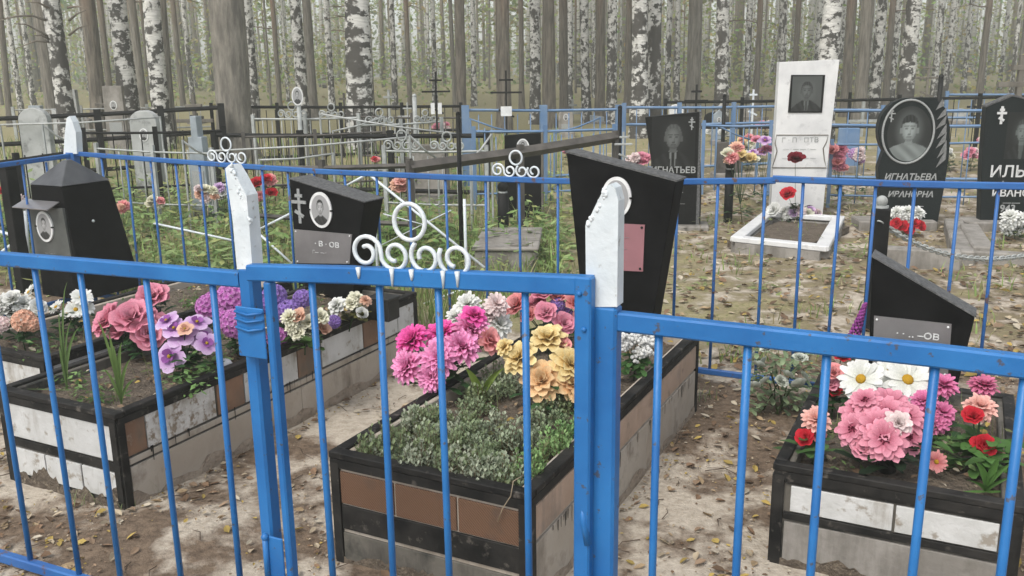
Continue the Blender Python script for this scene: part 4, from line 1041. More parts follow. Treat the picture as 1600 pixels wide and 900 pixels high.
# ------------------------------------------------------------------ trees
def trunk_mesh(name, mat, seed, H_=15., wob=.5, n=10, flare=1.35, taper=.45, fork=False):
    r_ = random.Random(seed); mb = MB(); pts = []; rs = []
    zs = [-.3, 0, .15, .4, .8, 1.4, 2.1, 2.9, 3.8, 4.8, 6, 7.5, 9, 11, 13, H_]
    ax, ay = r_.uniform(-.1, .1), r_.uniform(-.1, .1); ph = r_.uniform(0, 6)
    for z in zs:
        pts.append((wob * .10 * math.sin(z * .55 + ph) + ax * wob * z * .12 + r_.uniform(-.02, .02), wob * .10 * math.cos(z * .47 + ph * 1.7) + ay * wob * z * .12, z))
        k = 1 - (1 - taper) * z / H_ + (flare - 1) * math.exp(-max(z, 0) / .35); rs.append(k * r_.uniform(.955, 1.045))
    mb.tube(pts, rs, n)
    for i, v in enumerate(mb.v):
        pass
    return mb, pts
def unit_trunk(name, mat, seed, **k):
    """trunk of radius 1 in x,y (scaled per tree)"""
    mb, pts = trunk_mesh(name, mat, seed, **k); c = {}
    # uneven bark girth
    r_ = random.Random(seed + 5); n = k.get('n', 10)
    for i in range(len(pts)):
        for j in range(n):
            x, y, z = mb.v[i * n + j]; px_, py_, _ = pts[i]; f = r_.uniform(.94, 1.06); mb.v[i * n + j] = (px_ + (x - px_) * f, py_ + (y - py_) * f, z)
    return mb.mesh(name, mat, True)
birch_t = [unit_trunk('trunk', birch_m, s, wob=1.1 + .5 * (s % 3), flare=1.3) for s in range(6)]
pine_t = [unit_trunk('trunk', pine_m, 20 + s, wob=.6, flare=1.35) for s in range(4)]
pineg_t = [unit_trunk('trunk', pine_g, 40 + s, wob=.6, flare=1.4, n=14) for s in range(3)]
def crown_mesh(seed, z0, z1, rad, n, size, c1, c2, clump=16):
    r_ = random.Random(seed); mb = MB(); per = n // clump
    for k in range(clump):
        t = r_.random(); z = z0 + (z1 - z0) * t; rr = rad * (.35 + .75 * math.sin(math.pi * min(1, .15 + t * .85))) * r_.uniform(.3, 1); a = r_.uniform(0, 6.28)
        cx, cy = rr * math.cos(a), rr * math.sin(a); sz = r_.uniform(.5, 1.1); sh = r_.uniform(.7, 1.15)
        for q in range(per):
            p = Vector((cx + r_.gauss(0, sz * .6), cy + r_.gauss(0, sz * .6), z + r_.gauss(0, sz * .45)))
            u = Vector((r_.gauss(0, 1), r_.gauss(0, 1), r_.gauss(0, .6))).normalized() * size * r_.uniform(.6, 1.3); v = u.cross(Vector((r_.gauss(0, 1), r_.gauss(0, 1), r_.gauss(0, 1)))).normalized() * size * .5
            f = r_.random(); c = tuple((a_ + (b_ - a_) * f) * sh for a_, b_ in zip(c1, c2))
            mb.add([p - u, p - v, p + u, p + v], [(0, 1, 2, 3)], c)
    return mb.mesh('crown', leaf_m)
def limb_mesh(seed, mat, zr, n, ln, up, r0=.035):
    r_ = random.Random(seed); mb = MB()
    for k in range(n):
        z = r_.uniform(*zr); a = r_.uniform(0, 6.28); L_ = r_.uniform(.5, 1) * ln; p = Vector((0, 0, z)); pts = [p]
        for q in range(4):
            p = p + Vector((math.cos(a), math.sin(a), up + r_.uniform(-.25, .25) - .12 * q)) * L_ / 4; a += r_.uniform(-.3, .3); pts.append(p)
        mb.tube(pts, [r0, r0 * .8, r0 * .6, r0 * .4, r0 * .15], 4)
        p2 = pts[2]; mb.tube([p2, p2 + Vector((math.cos(a + .8), math.sin(a + .8), .1)) * L_ * .3], [r0 * .5, r0 * .1], 4)
    return mb.mesh('limbs', mat, True)
birch_c = [crown_mesh(s, 7, 16, 2.2, 300, .17, (.055, .095, .025), (.10, .13, .035)) for s in range(3)]
pine_c = [crown_mesh(10 + s, 9, 17, 2.4, 260, .20, (.025, .06, .025), (.05, .085, .03)) for s in range(3)]
birch_l = [limb_mesh(s, birch_m, (5, 14), 9, 2.4, .7) for s in range(3)]
pine_l = [limb_mesh(10 + s, pine_m, (2.4, 15), 16, 2.0, .05, .022) for s in range(4)]
TREES = []
def tree(kind, px, wpx, Y, lean=0., label=None, low=False, py=150):
    P = base(px, Y); P = Vector((at(px, py, Y).x, Y, 0)); P.z = gz(P.x, P.y)
    P.x -= math.sin(lean) * (at(px, py, Y).z - P.z)
    r = wpx * Y / FPX / 2
    zone_ = 'at the edge of the wood just behind the graves' if Y < 21 else ('some rows into the wood' if Y < 34 else 'deep in the wood')
    size_ = 'sturdy' if wpx >= 16 else ('slender' if wpx >= 8 else 'thin distant')
    sort_ = {'b': 'white birch with black-patched bark', 'p': 'straight brown pine', 'g': 'straight grey-barked pine'}[kind]
    lab_ = '%s %s %s' % (size_, sort_, zone_); grp_ = '%s %s trees %s' % (size_, {'b': 'birch', 'p': 'brown pine', 'g': 'grey pine'}[kind], zone_)
    t = thing({'b': 'birch_tree', 'p': 'pine_tree', 'g': 'pine_tree'}[kind], label or lab_, 'tree', P, 0, None if label else grp_)
    t.rotation_euler = (random.uniform(-.012, .012), lean, 0)
    sc = random.uniform(.9, 1.15)
    ms = {'b': birch_t, 'p': pine_t, 'g': pineg_t}[kind]
    link('trunk', random.choice(ms), t, None, (0, 0, random.uniform(0, 6.28)), (r, r, sc))
    link('limbs', random.choice(birch_l if kind == 'b' else pine_l), t, None, (0, 0, random.uniform(0, 6.28)), (1, 1, sc))['kind'] = 'stuff'
    link('crown', random.choice(birch_c if kind == 'b' else pine_c), t, None, (0, 0, random.uniform(0, 6.28)), (1, 1, sc))
    TREES.append((P.x, P.y)); return t
T = tree
T('g', 362, 54, 13.6, .012, 'thick grey pine trunk standing just behind the black rails', py=100)
T('b', 560, 40, 14.8, .006, 'stout birch with large black patches on its bark', py=90)
T('b', 1298, 32, 15.5, -.0, 'smooth white birch rising directly behind the marble stele', py=60)
T('b', 997, 27, 16.4, 0, 'white birch leaning close to a twin trunk beyond the suit portrait stone')
T('b', 1021, 22, 17.0, .0, 'twin birch trunk with white upper bark beyond the suit portrait stone')
T('p', 721, 17, 17.5, 0, 'slim dark straight pine beside the pale blue corner post')
T('p', 787, 22, 18.0, .006, 'brown pine with knots behind the cross with the wide plate')
DT = T('b', 100, 28, 15.2, .018, 'birch with dark flank and bare dead branches')
for pl_ in (((78, 34), (50, 24), (25, 26), (0, 32)), ((78, 58), (60, 48), (40, 38), (22, 37)), ((80, 62), (65, 55), (50, 56)), ((108, 32), (120, 22), (134, 16)), ((82, 66), (55, 64), (25, 76)), ((108, 55), (122, 44), (138, 40)), ((84, 16), (60, 4), (40, 3)), ((106, 12), (122, 10), (140, 15))):
    bpts = [at(a, b, 15.1 - .12 * i) - DT.location for i, (a, b) in enumerate(pl_)]
    mb = MB(); mb.tube(bpts, [.022 - .016 * i / (len(bpts) - 1) for i in range(len(bpts))], 5); mb.build('dead_branch', pine_m, DT, True)
DT.rotation_euler = (0, 0, 0)
for a in (('p', 12, 9, 24, .05), ('g', 80, 20, 17, .008), ('p', 152, 24, 19, .004), ('p', 172, 10, 24, .0), ('b', 196, 30, 16.0, .006), ('g', 222, 13, 22, 0), ('b', 250, 26, 15.6, .03), ('g', 262, 18, 16.6, .02),
          ('b', 397, 15, 22, .004), ('p', 436, 8, 30, 0), ('b', 472, 18, 19, 0), ('g', 488, 14, 22, 0), ('b', 518, 10, 27, 0), ('p', 580, 9, 25, 0), ('b', 617, 9, 30, 0), ('p', 640, 8, 32, 0), ('b', 680, 8, 33, 0), ('b', 741, 9, 31, 0),
          ('p', 815, 8, 28, 0), ('b', 835, 17, 21, .004), ('p', 858, 20, 19.5, 0), ('p', 881, 14, 22, -.01), ('b', 891, 10, 28, 0), ('b', 915, 14, 22, -.02), ('p', 937, 15, 22, 0), ('b', 956, 16, 21, .004), ('p', 981, 11, 26, 0),
          ('b', 1042, 10, 28, 0), ('b', 1056, 9, 31, 0), ('g', 1082, 22, 25, 0), ('b', 1126, 21, 20, -.012), ('b', 1166, 10, 29, -.008), ('p', 1181, 9, 28, 0), ('b', 1273, 9, 32, 0), ('p', 1322, 15, 23, 0), ('g', 1345, 19, 20, .004),
          ('b', 1368, 17, 21, -.012), ('p', 1384, 10, 28, 0), ('b', 1393, 9, 30, 0), ('b', 1415, 24, 19, .0), ('b', 1459, 10, 28, -.01), ('b', 1476, 9, 29, -.006), ('b', 1504, 8, 33, 0), ('p', 1530, 10, 28, 0), ('b', 1560, 7, 38, 0), ('g', 1590, 9, 33, 0),
          ('b', 52, 8, 33, 0), ('b', 300, 8, 34, 0), ('p', 285, 8, 30, 0), ('b', 1215, 8, 35, 0), ('p', 1240, 9, 31, 0)):
    T(*a)
# more of the same wood, filling in between
rt = random.Random(3)
for k in range(125):
    Y = rt.uniform(26, 62); X = rt.uniform(-.62, .62) * Y * 1.12
    if any((X - a) ** 2 + (Y - b) ** 2 < 1.0 for a, b in TREES): continue
    kd = rt.choice('bbbbpg'); d_ = rt.uniform(.10, .20) if kd == 'b' else rt.uniform(.08, .15)
    P = Vector((X, Y, 0)); sxp = 800 + FPX * X / Y * .97
    T(kd, sxp, d_ * FPX / Y, Y, rt.uniform(-.02, .02))
# the wood beyond: one mass
def far_wood():
    for nm, mt, n, seed in (('far_birch_wood', birch_m, 330, 1), ('far_pine_wood', pine_g, 300, 2)):
        r_ = random.Random(seed); mb = MB()
        for k in range(n):
            Y = r_.uniform(50, 120); X = r_.uniform(-.72, .72) * Y; r = r_.uniform(.07, .15); z = gz(X, Y); H_ = r_.uniform(13, 18)
            mb.tube([(X, Y, z - .3), (X + r_.uniform(-.1, .1), Y, z + 5), (X + r_.uniform(-.3, .3), Y, z + H_)], [r * 1.2, r, r * .5], 6)
        tag(mb.build(nm, mt, None, True), ('white birch' if 'birch' in nm else 'brown pine') + ' trunks of the wood far behind the graves', 'wood', None, 'stuff')
    r_ = random.Random(9); mb = MB()
    for k in range(1100):
        Y = r_.uniform(30, 115); X = r_.uniform(-.74, .74) * Y; z0 = gz(X, Y)
        hh = r_.choice([r_.uniform(0, 2.0), r_.uniform(1, 6), r_.uniform(4, 11)]) * (.6 + Y / 150); sz = r_.uniform(.6, 1.6); sh = r_.uniform(.7, 1.3)
        warm = r_.random()
        for q in range(80):
            p = Vector((X + r_.gauss(0, sz), Y + r_.gauss(0, sz), z0 + max(.05, hh + r_.gauss(0, sz * .7))))
            s_ = r_.uniform(.05, .12) * (.7 + Y / 80)
            u = Vector((r_.gauss(0, 1), r_.gauss(0, .7), r_.gauss(0, .6))).normalized() * s_; v = u.cross(Vector((r_.gauss(0, 1), r_.gauss(0, 1), r_.gauss(0, 1)))).normalized() * s_ * .5
            c = (.30 + .14 * warm, .38 + .05 * warm, .13 + .03 * warm)
            mb.add([p - u, p - v, p + u, p + v], [(0, 1, 2, 3)], tuple(x * sh * r_.uniform(.75, 1.2) for x in c))
    tag(mb.build('understory', leaf_m), 'pale green undergrowth and twigs filling the wood between the trunks', 'undergrowth', None, 'stuff')
    # high canopy of the far wood
    mb = MB()
    for k in range(260):
        Y = r_.uniform(62, 125); X = r_.uniform(-.78, .78) * Y; hh = r_.uniform(6, 17); sz = r_.uniform(.8, 1.8); sh = r_.uniform(.7, 1.2)
        for q in range(26):
            p = Vector((X + r_.gauss(0, sz), Y + r_.gauss(0, sz), hh + r_.gauss(0, sz * .7))); s_ = r_.uniform(.25, .5)
            u = Vector((r_.gauss(0, 1), r_.gauss(0, .7), r_.gauss(0, .6))).normalized() * s_; v = u.cross(Vector((r_.gauss(0, 1), r_.gauss(0, 1), r_.gauss(0, 1)))).normalized() * s_ * .5
            mb.add([p - u, p - v, p + u, p + v], [(0, 1, 2, 3)], (.16 * sh, .22 * sh, .08 * sh))
    tag(mb.build('far_canopy', leaf_m), 'green leaf canopy of the wood far behind the graves', 'canopy', None, 'stuff')
far_wood()

# ------------------------------------------------------------------ grass, weeds and litter
def blade(mb, p, h, a, bend, wd, c):
    d = Vector((math.cos(a), math.sin(a), 0)); s = Vector((-d.y, d.x, 0)) * wd
    p1 = p + Vector((0, 0, h * .55)) + d * bend * .3; p2 = p + Vector((0, 0, h)) + d * bend
    c2 = tuple(x * 1.15 for x in c)
    mb.add([p - s, p + s, p1 + s * .7, p1 - s * .7, p2], [(0, 1, 2, 3), (3, 2, 4)], [c, c, c2, c2, c2])
def back_dist(x, y): return (y - BP[1]) * Fd.x - (x - BP[0]) * Fd.y
r_ = random.Random(31); mb = MB()
for k in range(26000):
    Y = 4.6 + 12 * r_.random() ** 1.6; X = r_.uniform(-.66, .66) * Y
    bd_ = back_dist(X, Y)
    if bd_ < .12: continue
    pxl = 800 + FPX * X / Y
    dens = 1.0 if pxl < 880 else .16
    if pxl < 880 and 480 < pxl: dens = 1.0
    cl = math.sin(X * 2.7 + 1) * math.sin(Y * 2.1 + X) + .5 * math.sin(X * 6.1 - Y * 4)
    if r_.random() > dens or cl < (-.6 if pxl < 880 else .15): continue
    h = r_.uniform(.10, .30) * (1.0 if pxl < 880 else .5); dry = r_.random()
    c = (.23, .33, .10) if dry < .60 else ((.28, .29, .12) if dry < .85 else (.36, .31, .19))
    f = r_.uniform(.75, 1.3); c = tuple(x * f for x in c)
    blade(mb, Vector((X, Y, gz(X, Y) - .01)), h, r_.uniform(0, 6.28), h * r_.uniform(.2, .7), r_.uniform(.003, .006) * (1 + Y * .05), c)
tag(mb.build('grass', leaf_m), 'rough green and straw-coloured grass growing behind the plot', 'grass', None, 'stuff')
def leafcloud(mb, c, rx, ry, rz, n, size, col, r_, up=.4):
    for k in range(n):
        p = Vector(c) + Vector((r_.gauss(0, rx * .5), r_.gauss(0, ry * .5), abs(r_.gauss(0, rz * .6))))
        a = r_.uniform(0, 6.28); s_ = size * r_.uniform(.6, 1.3); u = Vector((math.cos(a), math.sin(a), r_.uniform(-.5, up))).normalized() * s_; v = Vector((-math.sin(a), math.cos(a), r_.uniform(-.4, .4))) * s_ * .42
        f = r_.uniform(.65, 1.35); cc = tuple(x * f for x in col)
        mb.add([p - u, p - v * .9 - u * .1, p + u, p + v * .9 - u * .1], [(0, 1, 2, 3)], cc)
r_ = random.Random(33); mb = MB()
for k in range(330):
    Y = r_.uniform(5.9, 11.5); px = r_.uniform(-40, 900)
    if px > 430 and r_.random() < .55: continue
    P = base(px, Y)
    if back_dist(P.x, P.y) < .3: continue
    leafcloud(mb, (P.x, P.y, P.z), .35, .30, r_.uniform(.10, .34), 52, .055, r_.choice([(.24, .35, .12), (.30, .40, .16), (.36, .39, .15), (.17, .26, .09)]), r_)
for k in range(36):
    px = r_.uniform(470, 880); Y = r_.uniform(6.6, 9.0); P = base(px, Y); leafcloud(mb, (P.x, P.y, P.z), .22, .2, .22, 44, .05, (.18, .30, .09), r_)
for k in range(40):
    px = r_.choice([r_.uniform(1100, 1210), r_.uniform(1300, 1370), r_.uniform(1490, 1600)]); Y = r_.uniform(6.2, 11); P = base(px, Y); leafcloud(mb, (P.x, P.y, P.z), .25, .2, .08, 26, .035, (.25, .29, .12), r_)
tag(mb.build('weeds', leaf_m), 'leafy green weeds and ground cover behind the plot', 'weeds', None, 'stuff')
# fallen leaves
r_ = random.Random(35); mb = MB()
boxes = [(FC, WC, LC), (FLl, .64, LL), (FRr, .67, .97), (FFl, .64, 1.6)]
def in_box(x, y, m=.02):
    for (f, w_, l_) in boxes:
        dx, dy = x - f[0], y - f[1]; a = dx * Wd.x + dy * Wd.y; b = dx * Ld.x + dy * Ld.y
        if -w_ - m < a < m and -m < b < l_ + m: return True
    return False
def dead_leaf(mb, P, s, r_, cols):
    c = r_.choice(cols); f = r_.uniform(.7, 1.25); c = tuple(x * f for x in c)
    M_ = Matrix.Rotation(r_.uniform(0, 6.28), 3, 'Z') @ Matrix.Rotation(r_.uniform(-.5, .5), 3, 'X') @ Matrix.Rotation(r_.uniform(-.4, .4), 3, 'Y')
    cu = r_.uniform(.1, .35)
    vs = [(-1, 0, 0), (-.35, -.55, cu), (.4, -.45, cu), (1, 0, .1), (.4, .45, cu), (-.35, .55, cu), (0, 0, 0)]
    mb.add([P + M_ @ (Vector(v) * s) for v in vs], [(0, 1, 6), (1, 2, 6), (2, 3, 6), (3, 4, 6), (4, 5, 6), (5, 0, 6)], c)
LC_ = [(.46, .38, .27), (.38, .28, .17), (.25, .16, .10), (.17, .11, .07), (.52, .46, .36), (.45, .33, .10), (.30, .21, .14)]
n_ = 0
while n_ < 15000:
    Y = 1.7 + 3.2 * r_.random(); X = r_.uniform(-.7, .72) * Y
    if in_box(X, Y): continue
    cl = math.sin(X * 4.1 + Y * 2.2) * math.sin(Y * 3.7 - X) + .6 * math.sin(X * 9 + 2) * math.sin(Y * 8); near = min((abs((X - f[0]) * Wd.x + (Y - f[1]) * Wd.y) for f, w_, l_ in boxes))
    if cl < r_.uniform(-.9, 1.1) and near > .10: n_ += 1; continue
    dead_leaf(mb, Vector((X, Y, gz(X, Y) + .008)), (r_.uniform(.010, .026) if r_.random() < .22 else r_.uniform(.003, .009)), r_, LC_); n_ += 1
for k in range(3800):
    Y = r_.uniform(4.3, 13); X = r_.uniform(.1, .68) * Y if r_.random() < .85 else r_.uniform(-.66, .1) * Y
    if back_dist(X, Y) < .05: continue
    dead_leaf(mb, Vector((X, Y, gz(X, Y) + .012)), r_.uniform(.016, .040), r_, LC_)
tag(mb.build('fallen_leaves', litter_m), 'dry brown and straw-coloured birch leaves scattered over the sand', 'leaves', None, 'stuff')
# twigs
mb = MB()
for k in range(170):
    Y = r_.uniform(1.8, 4.6); X = r_.uniform(-.68, .7) * Y
    if in_box(X, Y): continue
    a = r_.uniform(0, 6.28); L_ = r_.uniform(.04, .16); z = gz(X, Y) + .006
    mb.tube([(X, Y, z), (X + math.cos(a) * L_ * .5, Y + math.sin(a) * L_ * .5, z + .008), (X + math.cos(a + .3) * L_, Y + math.sin(a + .3) * L_, z)], [.002, .0016, .001], 4, col=(.11, .08, .06))
tag(mb.build('twigs', litter_m), 'small brown twigs lying on the sand between the graves', 'twigs', None, 'stuff')

# ------------------------------------------------------------------ blossoms
PR = random.Random(77)
def petal(mb, M_, L_, wd, cup, curl, c0, c1, notch=False):
    rows = [(0, .22), (.35, .75), (.7, 1.0), (1.0, .62)]; vs = []; cs = []
    for (t, wf) in rows:
        z = curl * t * t * L_; x = t * L_
        for s in (-1, 0, 1):
            vs.append(M_ @ Vector((x * (1 if s == 0 or t < .99 else .93) * (1 + PR.uniform(-.05, .05) * t), s * wf * wd / 2, z + PR.uniform(-.07, .07) * t * wd + cup * (s * s) * wd * wf - (0 if s else cup * .1 * wd)))); cs.append(tuple(a + (b - a) * t for a, b in zip(c0, c1)))
    fs = []
    for i in range(3):
        for j in range(2): fs.append((i * 3 + j, i * 3 + j + 1, (i + 1) * 3 + j + 1, (i + 1) * 3 + j))
    mb.add(vs, fs, cs)
def ringp(mb, r_, n, tilt, L_, wd, cup, curl, c0, c1, off=0., z=0., r0=0.):
    for k in range(n):
        a = 2 * math.pi * (k + off) / n + r_.uniform(-.08, .08); tl = tilt + r_.uniform(-.08, .08)
        f = r_.uniform(.86, 1.12); g_ = r_.uniform(.88, 1.1)
        M_ = Matrix.Translation((0, 0, z)) @ Matrix.Rotation(a, 4, 'Z') @ Matrix.Translation((r0, 0, 0)) @ Matrix.Rotation(-tl, 4, 'Y')
        petal(mb, M_, L_ * f, wd, cup, curl, tuple(x * g_ for x in c0), tuple(min(1, x * g_) for x in c1))
def lig(c, f): return tuple(min(1, x * f) for x in c)
BL = {}
def blossom(kind, key, c0, c1, cc=None):
    """unit blossom (radius 1) facing +Z"""
    k = (kind, key)
    if k in BL: return BL[k]
    r_ = random.Random(len(kind) * 7 + len(BL)); mb = MB()
    if kind == 'rose':
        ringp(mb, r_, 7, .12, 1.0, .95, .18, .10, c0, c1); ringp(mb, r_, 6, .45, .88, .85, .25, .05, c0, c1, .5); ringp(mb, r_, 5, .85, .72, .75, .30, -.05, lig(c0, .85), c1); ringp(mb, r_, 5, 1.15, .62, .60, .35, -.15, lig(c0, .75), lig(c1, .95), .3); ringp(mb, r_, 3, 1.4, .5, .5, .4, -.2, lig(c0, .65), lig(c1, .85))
    elif kind == 'dahlia':
        for i, (n, tl, L_) in enumerate(((15, .0, 1.0), (15, .28, .95), (14, .55, .88), (12, .82, .78), (9, 1.08, .66), (6, 1.35, .5))): ringp(mb, r_, n, tl, L_, .30, .30, -.10, lig(c0, .95), c1, .5 * i)
    elif kind == 'mum':
        for i, (n, tl, L_) in enumerate(((13, -.35, .95), (15, .0, 1.0), (13, .4, .95), (11, .8, .85), (7, 1.2, .7))): ringp(mb, r_, n, tl, L_, .36, .2, -.15, c0, c1, .5 * i)
    elif kind == 'hydrangea':
        for k_ in range(44):
            zf = 1 - 1.25 * (k_ + .5) / 44; a = k_ * 2.39996; rr = math.sqrt(max(0, 1 - zf * zf)); d = Vector((rr * math.cos(a), rr * math.sin(a), zf))
            M_ = Matrix.Translation(d * .74) @ d.to_track_quat('Z', 'X').to_matrix().to_4x4() @ Matrix.Rotation(r_.uniform(0, 1.5), 4, 'Z'); sub = MB(); g_ = r_.uniform(.72, 1.2)
            for q in range(4): petal(sub, Matrix.Rotation(q * math.pi / 2, 4, 'Z') @ Matrix.Rotation(-.30, 4, 'Y'), .26, .25, .15, .05, lig(c0, g_), lig(c1, g_))
            mb.add([M_ @ Vector(v) for v in sub.v], sub.f, sub.c)
    elif kind == 'daisy':
        ringp(mb, r_, 15, .10, 1.0, .34, .10, -.05, c0, c1); ringp(mb, r_, 13, .25, .90, .32, .12, -.05, c0, c1, .5); mb.ball((0, 0, .08), .22, 10, 6, (1, 1, .55), cc or (.55, .32, .03))
    elif kind == 'lily':
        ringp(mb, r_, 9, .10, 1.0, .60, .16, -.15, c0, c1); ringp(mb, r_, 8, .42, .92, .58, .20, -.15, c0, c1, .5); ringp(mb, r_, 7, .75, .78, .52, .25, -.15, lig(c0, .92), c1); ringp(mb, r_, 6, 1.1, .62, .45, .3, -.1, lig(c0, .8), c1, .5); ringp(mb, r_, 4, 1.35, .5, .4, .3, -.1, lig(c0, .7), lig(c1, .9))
    elif kind == 'zinnia':
        for i, (n, tl, L_) in enumerate(((12, -.12, 1.0), (12, .16, .98), (10, .48, .82))): ringp(mb, r_, n, tl, L_, .44, .14, -.12, c0, c1, .5 * i)
        for k_ in range(22): mb.ball((r_.gauss(0, .10), r_.gauss(0, .10), r_.uniform(.08, .22)), .045, 5, 3, col=lig(c0, .35))
    elif kind == 'orchid':
        ringp(mb, r_, 5, .10, 1.0, .95, .06, -.10, c0, c1); ringp(mb, r_, 3, .55, .6, .6, .15, 0, lig(c0, .55), lig(c0, .8), .5); mb.ball((0, 0, .12), .13, 8, 5, (1, 1, .8), cc or (.5, .32, .04))
    elif kind == 'pom':
        for k_ in range(26):
            d = Vector((r_.gauss(0, 1), r_.gauss(0, 1), r_.gauss(.3, 1))).normalized(); mb.ball(d * r_.uniform(.35, 1.0), r_.uniform(.20, .27), 6, 4, col=lig(c1, r_.uniform(.8, 1.1)))
    elif kind == 'spike':
        for k_ in range(90):
            t = k_ / 90; a = k_ * 2.4; p = Vector((.24 * (1.1 - t) * math.cos(a), .24 * (1.1 - t) * math.sin(a), -1 + 2.0 * t)); mb.ball(p, .085, 5, 3, col=lig(c1, r_.uniform(.6, 1.2)))
    BL[k] = mb.mesh('blossom', petal_m, kind not in ('hydrangea', 'dahlia', 'mum')); return BL[k]
PINK = ((.62, .12, .22), (.82, .36, .46)); HOT = ((.62, .03, .24), (.92, .16, .50)); HOTL = ((.70, .06, .30), (.95, .42, .68)); PURP = ((.28, .10, .42), (.50, .28, .66)); MAG = ((.40, .08, .36), (.66, .30, .62))
LIL = ((.42, .14, .48), (.74, .56, .78)); WHT = ((.66, .68, .58), (.86, .86, .84)); CREAM = ((.62, .60, .36), (.82, .80, .66)); YEL = ((.78, .48, .12), (.88, .74, .40)); ORG = ((.80, .34, .10), (.90, .66, .38))
CORAL = ((.72, .16, .17), (.86, .40, .40)); RED = ((.42, .01, .02), (.62, .03, .05)); SAL = ((.72, .30, .24), (.86, .52, .46)); DRED = ((.10, .004, .012), (.20, .01, .025)); VIO = ((.20, .10, .38), (.38, .26, .62)); PEACH = ((.72, .36, .25), (.84, .56, .42)); BIGP = ((.40, .04, .10), (.86, .38, .48)); PALE = ((.70, .50, .50), (.86, .74, .72))
leafcache = {}
def leaf_set(seed, n, L_, wd, col, spread=1.0, up=.6):
    r_ = random.Random(seed); mb = MB()
    for k in range(n):
        a = r_.uniform(0, 6.28); tl = r_.uniform(.1, 1.0) * up; g_ = r_.uniform(.7, 1.3); c = lig(col, g_)
        M_ = Matrix.Translation((r_.gauss(0, .25) * spread * L_, r_.gauss(0, .25) * spread * L_, r_.uniform(0, .6) * L_)) @ Matrix.Rotation(a, 4, 'Z') @ Matrix.Rotation(-tl, 4, 'Y')
        petal(mb, M_, L_ * r_.uniform(.6, 1.1), wd, .12, -.25, lig(c, .8), c)
    return mb
def bouquet(label, basep, items, cat='flowers', leaves=14, lsize=.075, lcol=(.035, .09, .03), name='flower_bouquet', vase=None, group='artificial flowers on the graves', seed=0, lw=.4, stems=True):
    """items: (mesh, px, py, radius_px, Y)"""
    r_ = random.Random(seed + 11); b = Vector(basep); t = thing(name, label, cat, b, 0, group); cen = Vector((0, 0, 0)); P_ = []
    for (me, px, py, rp, Y) in items:
        p = at(px, py, Y) - b; P_.append((me, p, 1.22 * rp * Y / FPX)); cen += p
    cen /= len(items); core = Vector((cen.x * .6, cen.y * .6, max(.02, cen.z * .35)))
    for (me, p, rad) in P_:
        d = (p - core).normalized() + Vector((-.10 - .3 * b.x / max(b.y, 1), -.75, .25)); d.normalize()
        if me.name.startswith('spike'): d = Vector((0, 0, 1))
        o = link('blossom', me, t, p - d * rad * .25); o.rotation_mode = 'QUATERNION'; o.rotation_quaternion = d.to_track_quat('Z', 'Y') ; o.scale = (rad, rad, rad)
        o.rotation_quaternion = o.rotation_quaternion @ Quaternion((0, 0, 1), r_.uniform(0, 6.28))
        if stems:
            mb = MB(); mb.tube([(0, 0, -.02), core * .8 + Vector((0, 0, 0)), p - d * rad * .4], [.0035, .003, .002], 5, col=(.03, .08, .025)); mb.build('stem', leaf_m, t, True)
    if leaves:
        mb = leaf_set(seed, leaves, lsize, lsize * lw, lcol, 1.6); o = mb.build('foliage', leaf_m, t, True); o.location = core; o['kind'] = 'stuff'
        o2 = leaf_set(seed + 1, leaves, lsize, lsize * lw, lcol, 2.2).build('foliage', leaf_m, t, True); o2.location = core * .4; o2['kind'] = 'stuff'
    if vase:
        mb = MB(); mb.tube([(0, 0, -.02), (0, 0, vase[1] * .5), (0, 0, vase[1])], [vase[0] * .7, vase[0] * .9, vase[0]], 12); mb.build('vase', plast_bk, t, True)
    return t
def bl(k, c, nm, cc=None): return blossom(k, nm, c[0], c[1], cc)
def spread(me, box_, n, rp, Y, seed, dY=.05):
    r_ = random.Random(seed); out = []; x0, y0, x1, y1 = box_; tries = 0
    while len(out) < n and tries < 400:
        tries += 1; x, y = r_.uniform(x0, x1), r_.uniform(y0, y1)
        if any(math.hypot(x - a[1], y - a[2]) < rp * .95 for a in out): continue
        m_ = me if not isinstance(me, list) else r_.choice(me); out.append((m_, x, y, rp * r_.uniform(.85, 1.15), Y + r_.uniform(-dY, dY)))
    return out
zs_ = HC - .03
def soilp(px, py, z=zs_): return pz(px, py, z)
# centre grave
b0 = soilp(690, 618); Yc = b0.y
bouquet('bunch of bright pink dahlias on the brown-fronted grave', b0, [(bl('dahlia', HOTL, 'hot'), 632, 572, 27, Yc - .03), (bl('dahlia', HOTL, 'hot'), 684, 556, 29, Yc - .05), (bl('dahlia', HOT, 'hot2'), 640, 528, 27, Yc + .05), (bl('dahlia', HOTL, 'hot'), 724, 538, 29, Yc), (bl('dahlia', HOT, 'hot2'), 690, 516, 27, Yc + .08), (bl('dahlia', HOTL, 'hot'), 738, 508, 27, Yc + .08), (bl('dahlia', HOTL, 'hot'), 672, 588, 24, Yc - .08), (bl('lily', HOT, 'hot'), 742, 490, 20, Yc + .10), (bl('lily', CORAL, 'cor'), 768, 530, 22, Yc + .05)], leaves=26, seed=1)
b0 = soilp(738, 560); bouquet('pale pink chrysanthemums behind the bright pink dahlias', b0, spread([bl('mum', PALE, 'pale'), bl('mum', WHT, 'wht')], (712, 468, 788, 512), 6, 19, b0.y, 4), leaves=14, seed=2)
b0 = soilp(850, 552); it = [(bl('rose', CORAL if k % 2 else PINK, 'cor' if k % 2 else 'pink'), x, y, r, b0.y + d) for k, (x, y, r, d) in enumerate(((848, 455, 17, .05), (806, 474, 20, .02), (852, 486, 16, -.03), (901, 472, 17, .02), (883, 505, 17, -.05), (908, 498, 16, 0), (838, 470, 15, .06), (826, 492, 14, 0), (912, 525, 15, 0), (872, 462, 13, .05)))]
